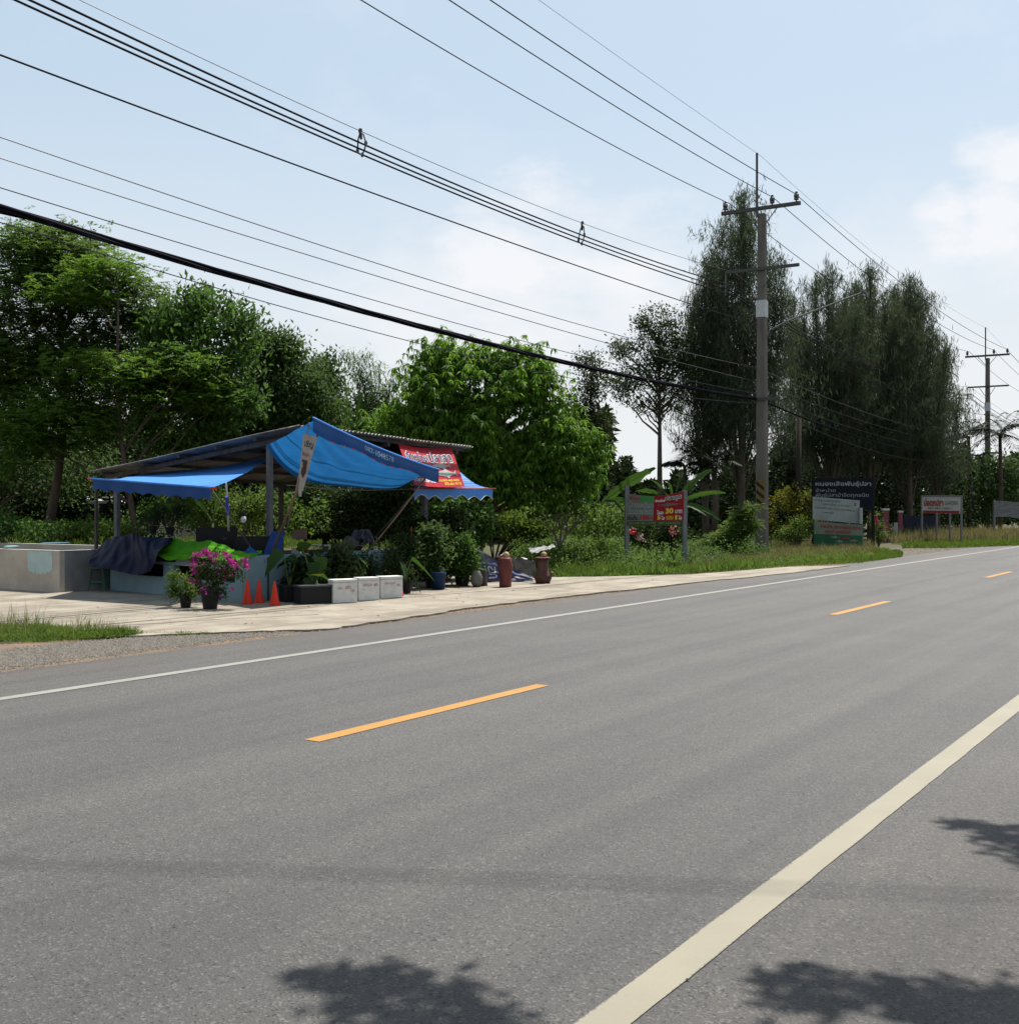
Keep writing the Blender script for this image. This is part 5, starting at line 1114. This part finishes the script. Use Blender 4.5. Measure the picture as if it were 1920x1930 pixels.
words = ['dark leaved pot plant behind the left foam box', 'croton like pot plant with pale brown leaves behind the foam boxes', 'small leaved pot plant behind the middle foam box', 'wispy pot plant with whitish leaf specks behind the right foam box', 'dark bushy pot plant just left of the red stick', 'tall glossy pot plant right of the red stick', 'dense dark pot plant above the blue bucket', 'trailing pot plant right of the blue bucket', 'reddish tinged pot plant near the right end of the row']
specs = [(15.9, 14.75, .75, 'pot', .13), (16.7, 14.7, .9, 'thin', .16), (17.5, 14.75, .8, 'pot', .07), (18.2, 14.6, .85, 'thin', .06), (18.9, 14.8, 1.25, 'pot', .10), (19.6, 14.7, 1.35, 'dark', .12), (20.2, 14.9, 1.3, 'pot', .10), (20.5, 14.5, 1.1, 'broad', .10), (20.8, 14.8, 1.0, 'pot', .08)]
for (t_, d_, hh, lm_, L0_), lab in zip(specs, words):
    g = R(d_, t_, AZ); xx = 960 + FPX * g[0] / g[1]; s = FPX / g[1]; yb = HZ + (CAM_H) * s
    potted(lab, 0, 0, .14, .26, [(xx, yb - hh * s * .8, .24 * s, .2 * s), (xx + .12 * s, yb - hh * s * .55, .26 * s, .22 * s), (xx - .14 * s, yb - hh * s * .5, .22 * s, .2 * s), (xx, yb - .36 * s, .28 * s, .14 * s)], LM[lm_], 48, 38, .10, L0_, L0_ * .5, g=g, m=mat('pot_red', (.22, .025, .02), .6) if 'middle foam' in lab else None)
def taro(label, x, y, leaves_, g=None):
    if g is None: g = G(x, y); g[2] = AZ
    T = thing('taro_plant', g, label, 'potted plant', 'big leaved plants at the stall'); pot(T, g, .13, .24); tp = g + np.array([0, 0, .22])
    for (px_, py_, dD, ln, w, dx, dz, dr, lm_) in leaves_:
        q = P(px_, py_, g[1] + dD); MB().tube([tp, tp * .4 + q * .6 + np.array([0, 0, .08]), q], [.014, .010, .007], 5).build('stalk', stem_m, T)
        big_leaf(T, q, (dx, -.35, dz), ln, w, dr, LM[lm_], 0.0, heart=True, roll=random.choice((-1, 1)) * random.uniform(.15, .6))
taro('taro with one huge hanging heart leaf at the corner of the blue wall', 545, 1134, [(532, 1040, -.2, .50, .34, -.55, -.75, .15, 'banana'), (560, 1052, .1, .40, .22, -.9, -.2, .3, 'banana'), (565, 1040, .2, .36, .20, .5, .5, .3, 'banana'), (548, 1060, .1, .30, .16, -.6, .1, .4, 'pot')])
taro('taro with drooping leaves in the black trough', 590, 1136, [(590, 1060, .0, .38, .24, .2, -.9, .1, 'banana'), (577, 1080, -.1, .36, .26, .5, -.35, .3, 'banana'), (602, 1050, .2, .42, .26, .15, -.95, .1, 'weed'), (603, 1086, -.2, .26, .13, -.3, .1, .1, 'yellow'), (585, 1088, -.2, .32, .24, .1, -.9, .1, 'banana'), (606, 1086, -.1, .34, .20, .85, -.5, .2, 'banana'), (570, 1035, .1, .38, .24, .4, .6, .5, 'banana')])
taro('big dark leaf plant behind the half hidden cone', 765, 1120, [(752, 1058, .1, .50, .30, .3, -.85, .1, 'banana'), (775, 1055, 0, .62, .22, .8, -.55, .15, 'banana'), (770, 1075, -.1, .50, .22, .55, -.8, .2, 'banana'), (745, 1060, .2, .4, .26, -.4, -.5, .3, 'pot')])
taro('broad leaved plant behind the middle foam box', 690, 1128, [(655, 1052, .1, .34, .22, .1, -.9, .2, 'pot'), (668, 1048, .1, .32, .22, .8, -.3, .4, 'banana'), (640, 1060, .1, .30, .18, -.6, -.5, .3, 'thin')])
for x, y, D_, lab, hh in ((288, 1006, 24.3, 'small twiggy pot plant on top of the navy heap', .30), (320, 1008, 24.2, 'twiggy pot plant with fanned branches on the counter', .42)):
    g = P(x, y, D_); s = FPX / D_; potted(lab, 0, 0, .10, .16, [(x, y - hh * s, .30 * s, .12 * s), (x - .2 * s, y - hh * s * 1.2, .12 * s, .12 * s), (x + .25 * s, y - hh * s * 1.1, .14 * s, .14 * s)], LM['pot'], 20, 22, .06, .07, .03, g=g)
o = leaf_mesh('flower_cluster', *(lambda n, c: (c + rng.normal(size=(n, 3)) * np.array([.28, .1, .10]), unit(n), unit(n)))(260, P(348, 1008, 25.6)), .045, .04, LM['white']); tag(o, 'cream flowers behind the lime cloth', 'flowers')
o = leaf_mesh('flower_cluster', *(lambda n, c: (c + rng.normal(size=(n, 3)) * np.array([.22, .1, .14]), unit(n), unit(n)))(150, P(303, 997, 26.0)), .05, .045, LM['white']); tag(o, 'cream flowers beside the post above the navy heap', 'flowers')

# carved stumps, fallen banner
w1 = mat('wood_red', (.21, .055, .045), .55, col2=(.10, .035, .03), vscale=5, bump=.4, bscale=14, stretch=(1, 1, .3)); w2 = mat('wood_brown', (.15, .07, .05), .6, col2=(.07, .035, .028), vscale=5, bump=.5, bscale=14, stretch=(1, 1, .3)); knob = mat('wood_pale', (.50, .33, .18), .6, var=.3, vscale=14)
g = G(952, 1108); g[2] = AZ; T = thing('carved_stump', g, 'slim reddish carved wood stump with a pale round knob', 'wood carving', 'carved wooden stumps on the apron')
MB().lathe(g, [(.125, 0), (.13, .06), (.125, .2), (.15, .34), (.165, .42), (.14, .52), (.15, .60), (.10, .63)], 20, .05).build('trunk', w1, T, smooth=True)
MB().lathe(g + np.array([.02, -.02, .61]), [(.02, 0), (.06, .03), (.068, .075), (.05, .12), (.01, .14)], 14).build('knob', knob, T, smooth=True)
MB().tube([g + np.array([-.11, -.03, .52]), g + np.array([-.13, -.04, .62]), g + np.array([-.10, -.04, .68])], [.04, .035, .015], 7).build('stub', w1, T, smooth=True)
g = G(1023, 1101); g[2] = AZ; T = thing('carved_stump', g, 'brown carved wood stump with a flat round rim and pale knob', 'wood carving', 'carved wooden stumps on the apron')
MB().lathe(g, [(.15, 0), (.19, .10), (.20, .18), (.13, .22), (.125, .40), (.14, .54)], 20, .06).build('trunk', w2, T, smooth=True)
MB().lathe(g + np.array([0, 0, .54]), [(.14, 0), (.175, .01), (.175, .035), (.12, .045)], 20).build('rim', w1, T)
MB().lathe(g + np.array([.02, -.01, .58]), [(.02, 0), (.06, .03), (.066, .07), (.045, .11), (.01, .125)], 14).build('knob', knob, T, smooth=True)
for s_ in (1, -1): MB().tube([g + np.array([.13 * s_, -.05, .10]), g + np.array([.19 * s_, -.06, .22]), g + np.array([.20 * s_, -.05, .27])], [.05, .035, .015], 7).build('stub', w2, T, smooth=True)
ff = bil(P(901, 1033, 26.5), P(1000, 1086, 26.7), P(908, 1097.5, 26.35), P(1006, 1096, 26.5), lambda u, v: np.array([0, .07 * mathutils.noise.noise(Vector((u * 6, v * 4, 2))), -.05 * math.sin(math.pi * u) * (1 - v) + .05 * mathutils.noise.noise(Vector((u * 5, v * 3, 7)))]))
T = thing('fallen_banner', P(912, 1097, 26.2), 'crumpled navy vinyl banner slumped on the ground beside the red stump', 'banner')
MB().grid(ff, 24, 12).build('vinyl', mat('vinyl_navy', (.030, .040, .15), .6, col2=(.10, .10, .14), vscale=3.5, bump=.3, bscale=6), T, smooth=True)
text_on('รวม', lambda u, v: ff(.14 + .16 * v, .92 - .62 * (1 - u) if False else .40 + .5 * u), (.0, 1, 0, 1), mat('ink_grey', (.45, .46, .5), .6), T, .02)
for cx_, cy_ in ((.55, .35), (.7, .6), (.42, .2)): patch_on([(cx_ - .06, cy_), (cx_, cy_ - .1), (cx_ + .07, cy_ + .02), (cx_ + .02, cy_ + .12)], ff, mat('print_mauve', (.20, .12, .14), .6), T, .018)
fk = bil(P(930, 1042, 27.6), P(1008, 1056, 27.8), P(945, 1062, 27.1), P(1012, 1090, 27.2), lambda u, v: np.array([0, .12 * mathutils.noise.noise(Vector((u * 7, v * 2, 3))), .10 * mathutils.noise.noise(Vector((u * 5, 0, 9)))]))
T = thing('plastic_sheet', P(945, 1062, 27.1), 'black plastic sheet with a shiny white edge behind the fallen banner', 'plastic sheet')
MB().grid(fk, 20, 6).build('sheet', mat('black_sheet', (.012, .012, .012), .85, bump=.6, bscale=9, spec=.05), T, smooth=True); MB().grid(lambda u, v: surf(fk, .1 + .85 * u, .02 + .16 * v * max(0, mathutils.noise.noise(Vector((u * 6, 0, 5))) + .1), .012), 60, 2).build('shiny_edge', mat('silver_film', (.6, .6, .6), .35), T)
tag(MB().grid(bil(P(994, 1033, 29.5), P(1044, 1027, 30), P(1002, 1036, 28.8), P(1047, 1031, 29.4), lambda u, v: np.array([0, .1 * mathutils.noise.noise(Vector((u * 4, v, 1))), .05 * mathutils.noise.noise(Vector((u * 6, v * 2, 3))) - .10 * v * (1 - u)])), 40, 6).build('white_sheet', mat('sheet_white', (.30, .30, .29), .7, var=.3, vscale=8), smooth=True), 'white plastic sheet lying on the weeds behind the stumps', 'plastic sheet')

# ------------------------------------------------------------------ roadside signs
def sign_posts(T, pts, w, m):
    for x, ytop, D_, yb in pts:
        g = P(x, HZ, D_); g[2] = 0; h = CAM_H - (ytop - HZ) / FPX * D_; MB().box(g + np.array([0, 0, h / 2]), (w, w, h), Matrix.Rotation(.2, 3, 'Z')).build('post', m, T)
ws = lambda u, v: np.array([0, .02 * math.sin(u * 5 + v * 3), -.10 * math.sin(math.pi * u) * (1 - v) ** 2])
fsn = bil(P(1184, 930, 33.45), P(1289, 926, 32.7), P(1180, 990, 33.45), P(1288, 990, 32.7), ws)
T = thing('banner_sign', P(1182, HZ, 33.5) * np.array([1, 1, 0]), 'sagging roadside banner sign on two grey posts, red with a price of 30', 'sign')
sign_posts(T, ((1181, 914, 33.55, 0), (1290, 924, 32.8, 0)), .11, mat('sign_post_grey', (.20, .215, .22), .6, var=.3))
MB().grid(fsn, 24, 12).build('panel', mat('banner_grey_pink', (.20, .20, .175), .6, var=.15), T, smooth=True)
def area(f, u0, u1, v0, v1, m, T, off=.004, n=12, name='print_field'): return MB().grid(lambda a, b2: surf(f, u0 + (u1 - u0) * a, v0 + (v1 - v0) * b2, off), n, 4).build(name, m, T)
area(fsn, .47, .995, .005, .865, mat('print_red', (.30, .010, .018), .55), T); area(fsn, .01, .99, .875, .99, mat('print_green_dark', (.03, .085, .03), .6), T)
area(fsn, .23, .47, .02, .22, mat('print_green', (.06, .26, .06), .6), T)
pg = mat('print_green_ink', (.03, .09, .075), .6)
text_on('จำหน่าย', fsn, (.03, .22, .06, .18), inkr, T, .008, bold=.03)
text_on('ต้นกระท่อม', fsn, (.02, .46, .24, .42), inkw, T, .007, bold=.05); text_on('ต้นกระท่อม', fsn, (.025, .455, .25, .41), pg, T, .010, bold=.02)
text_on('ใบกระท่อม', fsn, (.02, .46, .45, .64), inkw, T, .007, bold=.05); text_on('ใบกระท่อม', fsn, (.025, .455, .46, .63), pg, T, .010, bold=.02)
text_on('เริ่มต้น', fsn, (.01, .20, .69, .84), ink, T, .008, bold=.03); text_on('100.-', fsn, (.24, .46, .68, .83), inkr, T, .008, bold=.05)
text_on('จำหน่าย', fsn, (.49, .66, .13, .24), inkw, T, .008, bold=.04); text_on('ปลาดุก', fsn, (.66, .96, .04, .25), inkw, T, .008, bold=.07, shear=.2); text_on('ปลาดุก', fsn, (.67, .95, .055, .235), ink, T, .012, bold=.02, shear=.2)
fish(fsn, T, .74, .35, .40, .11, mat('print_catfish', (.16, .12, .12), .6), -1)
text_on('โลละ', fsn, (.53, .65, .52, .66), inkw, T, .008, bold=.03); text_on('30', fsn, (.68, .82, .46, .65), inky, T, .008, bold=.06); text_on('บาท', fsn, (.85, .97, .53, .64), inkw, T, .008, bold=.03)
text_on('5', fsn, (.54, .60, .69, .83), inky, T, .008, bold=.06); text_on('โล', fsn, (.61, .67, .71, .83), inkw, T, .008, bold=.03); text_on('แถม', fsn, (.70, .82, .71, .83), inky, T, .008, bold=.02); text_on('1', fsn, (.85, .89, .69, .83), inky, T, .008, bold=.06); text_on('โล', fsn, (.91, .97, .71, .83), inkw, T, .008, bold=.03)
text_on('โทร.083-861-6192 , 087-624-9652', fsn, (.04, .94, .89, .975), mat('ink_olive', (.28, .26, .10), .6), T, .008, bold=.02)

fnv = bil(P(1530, 901, 48.6), P(1644, 901, 49.3), P(1530, 961, 48.6), P(1644, 961, 49.3))
T = thing('roadside_sign', P(1644, HZ, 49.4) * np.array([1, 1, 0]), 'dark navy board with three lines of white Thai writing behind the striped pole', 'sign')
MB().grid(fnv, 2, 2).build('board', mat('board_navy', (.004, .006, .016), .8, var=.3), T, thick=.03)
sign_posts(T, ((1532, 897, 48.8, 0), (1645, 896, 49.5, 0)), .10, mat('post_dark', (.018, .016, .016), .9))
wr = mat('ink_dull_white', (.26, .27, .28), .7)
text_on('หนองเสือพันธุ์ปลา', fnv, (.05, .97, .10, .29), wr, T, .03, bold=.02); text_on('จำหน่าย', fnv, (.05, .38, .32, .44), wr, T, .03, bold=.0); text_on('พันธุ์ปลาน้ำจืดทุกชนิด', fnv, (.05, .93, .46, .63), wr, T, .03, bold=.0)
fwh = bil(P(1531, 936, 48.2), P(1620, 943, 48.7), P(1531, 979, 48.2), P(1619, 987, 48.7), lambda u, v: np.array([0, .02 * math.sin(u * 9), 0]))
T = thing('notice_sheet', P(1619, 987, 48.7), 'faded whitish notice sheet with faint rows of text hung over the navy board', 'sign')
MB().grid(fwh, 12, 6).build('sheet', mat('sheet_grey', (.30, .33, .32), .7, col2=(.24, .25, .245), vscale=2), T, smooth=True)
fm = mat('ink_faded', (.13, .145, .15), .7)
text_on('ขายลูกปลาทุกชนิด', fwh, (.05, .60, .07, .20), fm, T, .01); text_on('ปลานิล ปลาดุก', fwh, (.22, .80, .24, .34), fm, T, .01); text_on('ปลาสวาย ปลาตะเพียน', fwh, (.05, .90, .40, .50), fm, T, .01); text_on('ราคาส่ง', fwh, (.2, .45, .58, .68), fm, T, .01); text_on('2', fwh, (.88, .93, .12, .24), ink, T, .01)
MB().tube([P(1622, 957, 48.6), P(1622, 987, 48.6)], .07, 10).build('rolled_end', mat('roll_white', (.36, .36, .37), .6), T)
fgr = bil(P(1534, 983, 48.0), P(1625, 989, 48.5), P(1534, 1033, 48.0), P(1624, 1034, 48.5))
T = thing('fish_banner', P(1625, HZ, 48.5) * np.array([1, 1, 0]), 'low green and white banner with red Thai lettering and fish pictures', 'sign')
MB().grid(fgr, 4, 4).build('panel', mat('panel_beige_green', (.16, .19, .15), .6, var=.25, vscale=1.5), T, thick=.02)
area(fgr, .005, .99, .46, .99, mat('print_teal', (.012, .065, .04), .6, col2=(.02, .10, .03), vscale=3), T, .02)
for x_, y_ in ((1534.5, 983), (1624.5, 988)): g = P(x_, HZ, 48.55); g[2] = 0; hh = CAM_H - (y_ - HZ) / FPX * 48.5; MB().box(g + np.array([0, 0, hh / 2]), (.07, .07, hh)).build('post', mat('post_teal', (.10, .16, .15), .6), T)
rd = mat('ink_dull_red', (.28, .04, .035), .6)
text_on('จำหน่าย ปลาคาร์ฟสวยงาม', fgr, (.12, .97, .05, .22), rd, T, .024, bold=.02); text_on('คละสี หลายไซส์', fgr, (.22, .76, .24, .42), rd, T, .024, bold=.02)
fs1, fs2 = mat('print_fish_pale', (.15, .18, .14), .6), mat('print_fish_red', (.20, .03, .03), .6)
for cx_, cy_, m_, s_ in ((.42, .56, fs1, 1), (.66, .60, fs2, -1), (.82, .68, fs1, 1), (.52, .72, fs1, -1), (.56, .84, fs2, 1)): fish(fgr, T, cx_, cy_, .18, .09, m_, s_, .028)

fw = bil(P(1738, 936, 58.6), P(1810, 936, 57.6), P(1738, 967, 58.6), P(1809, 968, 57.6))
T = thing('fishing_sign', P(1809, HZ, 57.7) * np.array([1, 1, 0]), 'white framed fishing pond sign with big red Thai letters and a red lower strip', 'sign')
MB().grid(fw, 2, 2).build('board', mat('board_white', (.46, .44, .41), .6, var=.15), T, thick=.03); area(fw, .02, .98, .84, .99, mat('print_dull_red', (.25, .03, .03), .6), T, .02)
fmw = mat('frame_grey', (.18, .18, .18), .6)
sign_posts(T, ((1737, 934, 58.8, 0), (1811.5, 934, 57.7, 0), (1765, 965, 58.9, 0), (1790, 965, 58.6, 0)), .08, fmw); box_between(MB(), fw(-.02, -.03), fw(1.02, -.03), .08, .08).build('top_rail', fmw, T)
text_on('บ่อตกปลา', fw, (.04, .56, .10, .58), rd, T, .03, bold=.05); text_on('GARDEN', fw, (.60, .94, .26, .50), mat('ink_mid_grey', (.12, .12, .12), .6), T, .03); text_on('089-489-3484 C', fw, (.14, .82, .64, .76), mat('ink_mid_grey', (.12, .12, .12), .6), T, .03, bold=.02)
fq = bil(P(1873, 944, 70), P(1990, 951, 68), P(1874, 974, 70), P(1990, 980, 68), lambda u, v: np.array([0, .05 * math.sin(u * 8), .03 * math.sin(u * 9)]))
T = thing('cloth_sign', P(1874, HZ, 70) * np.array([1, 1, 0]), 'wrinkled pale cloth sign cut off by the right edge of the picture', 'sign')
MB().grid(fq, 20, 4).build('cloth', mat('cloth_grey', (.36, .36, .37), .7, col2=(.18, .18, .19), vscale=3, stretch=(.3, 1, 4)), T, smooth=True)
sign_posts(T, ((1873, 942, 70.1, 0), (1990, 948, 68.1, 0)), .12, fmw)
# old wooden pole, gate
g = P(1503, HZ, 50.5); g[2] = 0; tag(MB().tube([g, g + np.array([.05, 0, 5.8])], [.13, .11], 9).build('wooden_pole', mat('wood_pole_old', (.032, .026, .021), .95, bump=.4, bscale=20), smooth=True), 'old dark wooden pole between the yellow bush and the navy board', 'pole')
T = thing('gate', P(1668, HZ, 59) * np.array([1, 1, 0]), 'entrance gate with pink square posts and dark blue panels behind the driveway', 'gate')
pk = mat('post_pink', (.24, .075, .085), .8, var=.2); gb = mat('gate_navy', (.008, .013, .028), .6, var=.3)
for x_, w_, yt, D_ in ((1668, .28, 962, 59), (1696, .22, 966, 62)):
    g = P(x_, HZ, D_); g[2] = 0; h = CAM_H - (yt - HZ) / FPX * D_; MB().box(g + np.array([0, 0, h / 2]), (w_, w_, h)).build('gate_post', pk, T); MB().box(g + np.array([0, 0, h + .05]), (w_ * 1.2, w_ * 1.2, .1)).build('post_cap', rimw, T)
for x0, x1, D_ in ((1646, 1662, 60), (1702, 1735, 63), (1735, 1765, 64)):
    a, b2 = P(x0, 972, D_), P(x1, 972, D_ + .4); MB().grid(bil(a, b2, np.array([a[0], a[1], .1]), np.array([b2[0], b2[1], .1])), 1, 1).build('panel', gb, T, thick=.05)
a = P(1688, 984, 59.5); MB().box(np.array([a[0], a[1], a[2] - .35]), (.2, .03, .65)).build('notice', mat('notice_white', (.3, .32, .33), .7), T)
tag(MB().tube([P(1649, 971, 49.2), P(1654, 990, 49.2)], [.05, .07], 5).build('red_ribbon', mat('ribbon_red', (.35, .04, .05), .6)), 'small red and white ribbon tied to the dark sign post', 'ribbon')
# tyres / logs at the foot of the banner sign
for x, lab in ((1190, 'left grey log lying at the foot of the banner sign'), (1225, 'right grey log lying at the foot of the banner sign')):
    g = G(x, 1071); tag(MB().tube([g + np.array([-.28, 0, .08]), g + np.array([.05, .05, .09]), g + np.array([.3, .05, .07])], [.07, .085, .06], 9).build('log', mat('log_grey', (.14, .13, .11), .95, bump=.7, bscale=14), smooth=True), lab, 'log', 'logs at the verge')
# pickup seen through the bushes
g = P(192, HZ, 52); g[2] = 0; T = thing('pickup_truck', g, 'white pickup truck with a roof rack glimpsed through the bushes', 'pickup truck'); wp = mat('car_white', (.62, .62, .60), .3); gl = mat('car_glass', (.03, .035, .04), .1)
prof = [(-1.9, .45), (-1.9, .95), (-1.0, 1.05), (-.45, 1.62), (.75, 1.65), (.85, 1.05), (2.5, 1.05), (2.5, .45)]
mb = MB(); k = len(prof)
for y_ in (-.85, .85): mb.v += [tuple(g + 1.25 * np.array([x, y_, z])) for x, z in prof]
mb.f = [tuple(range(k)), tuple(range(2 * k - 1, k - 1, -1))] + [(i, (i + 1) % k, k + (i + 1) % k, k + i)[::-1] for i in range(k)]
mb.build('body', wp, T)
MB().quad(g + 1.25 * np.array([-.75, -.856, 1.08]), g + 1.25 * np.array([.1, -.856, 1.08]), g + 1.25 * np.array([.1, -.856, 1.54]), g + 1.25 * np.array([-.38, -.856, 1.54])).build('window', gl, T)
MB().quad(g + 1.25 * np.array([.2, -.856, 1.08]), g + 1.25 * np.array([.72, -.856, 1.08]), g + 1.25 * np.array([.66, -.856, 1.54]), g + 1.25 * np.array([.2, -.856, 1.54])).build('window', gl, T)
for x in (-1.3, 1.7):
    for y_ in (-.8, .8): MB().tube([g + 1.25 * np.array([x, y_ - .1, .36]), g + 1.25 * np.array([x, y_ + .1, .36])], .36, 16).build('wheel', blackp, T)
for y_ in (-.7, .7): MB().tube([g + 1.25 * np.array([-.5, y_, 1.78]), g + 1.25 * np.array([2.4, y_, 1.75])], .03, 6).build('rack_bar', wp, T)
for x in (-.4, 1.0, 2.3): MB().tube([g + 1.25 * np.array([x, -.7, 1.78]), g + 1.25 * np.array([x, .7, 1.76])], .025, 6).build('rack_bar', wp, T)
MB().box(g + 1.25 * np.array([-1.0, -1.0, 1.16]), (.17, .25, .22)).build('mirror', wp, T)

# dry leaves on the apron and specks on the road
def ap(): x = rng.uniform(0, 1300); y = rng.uniform(1125, 1178) - max(0, x - 500) * .075; return G(x, y, AZ + .006)
ps = np.array([ap() for _ in range(60)]); dd_ = rng.normal(size=(60, 3)); dd_[:, 2] = .1
tag(leaf_mesh('dry_leaves', ps, dd_, np.tile((0, 0, 1.), (60, 1)) + rng.normal(size=(60, 3)) * .3, rng.uniform(.03, .09, 60), .035, mat('leaf_dry', (.16, .10, .05), .9, attr=True, col2=(.34, .24, .13))), 'dry fallen leaves scattered on the apron', kind='stuff')
ps = np.array([R(rng.uniform(.8, 9), rng.uniform(3, 24), .006) for _ in range(70)]); dd_ = rng.normal(size=(70, 3)); dd_[:, 2] = .05
tag(leaf_mesh('road_litter', ps, dd_, np.tile((0, 0, 1.), (70, 1)), rng.uniform(.012, .035, 70), .010, mat('litter_dark', (.03, .025, .02), .9)), 'tiny dark bits of litter on the asphalt', kind='stuff')

# ------------------------------------------------------------------ roadside tree over the camera, whose leaf shadows lie on the near asphalt
T = thing('roadside_tree', (7.2, 4.6, 0), 'leafy tree standing right beside the camera, outside the picture', 'tree'); base = np.array([7.2, 4.6, 0.]); H6 = 6.2; off6 = np.array([SUN.x, SUN.y, 0]) / SUN.z * H6
spots = []
def spray(x, y, n, r):
    g = G(x, y); c = g + off6; c[2] = H6 + rng.normal() * .1; spots.append((c, n, r))
for q in ((640, 1850, 26, .07), (700, 1860, 26, .08), (600, 1835, 12, .05), (760, 1850, 16, .06), (690, 1890, 20, .07), (800, 1900, 26, .08), (850, 1915, 26, .09), (760, 1925, 20, .08), (900, 1945, 26, .09), (650, 1895, 8, .05),
          (1450, 1860, 14, .05), (1490, 1875, 20, .06), (1530, 1845, 22, .06), (1550, 1870, 16, .05), (1600, 1895, 12, .05), (1650, 1880, 18, .06), (1690, 1870, 20, .06), (1760, 1900, 26, .07), (1820, 1895, 26, .07), (1860, 1905, 24, .07), (1890, 1880, 18, .06), (1920, 1915, 26, .07), (1740, 1935, 20, .07), (1830, 1945, 22, .08), (1520, 1895, 8, .05),
          (1800, 1548, 14, .06), (1840, 1560, 18, .07), (1880, 1570, 24, .09), (1915, 1585, 30, .11), (1950, 1600, 40, .13), (1980, 1580, 40, .14)): spray(*q)
mb = MB(); mb.tube([base, base + np.array([-.3, .3, 3.]), base + np.array([-.6, .8, 5.4]), base + np.array([-.7, 1.0, 6.6])], [.22, .18, .13, .05], 9); b_, n_ = [], 0
hub = base + np.array([-.6, .8, 5.4])
for grp_ in (range(0, 10), range(10, 25), range(25, 31)):
    cc = np.mean([spots[i][0] for i in grp_], axis=0); h2 = cc + np.array([.8, -.5, .0]); mb.tube([hub, (hub + h2) / 2 + np.array([.2, -.3, .2]), h2], [.08, .05, .02], 6, cap=False)
    for i in grp_: c = spots[i][0]; mb.tube([h2, (h2 + c) / 2 + rng.normal(size=3) * .05, c], [.012, .008, .004], 4, cap=False)
mb.build('trunk', bark, T, smooth=True)
pts = np.concatenate([c + rng.normal(size=(int(n * 1.7), 3)) * r * .78 for c, n, r in spots]); extra = base + np.array([.6, -1.8, 6.6]) + rng.normal(size=(2600, 3)) * np.array([1.6, 1.3, .8])
pts = np.concatenate([pts, extra]); n = len(pts); leaf_mesh('crown', pts, unit(n) * np.array([1, 1, .4]), np.tile((0, 0, 1.), (n, 1)) + rng.normal(size=(n, 3)) * .35, .12 * rng.uniform(.6, 1.3, n), .06, LM['broad'], T)
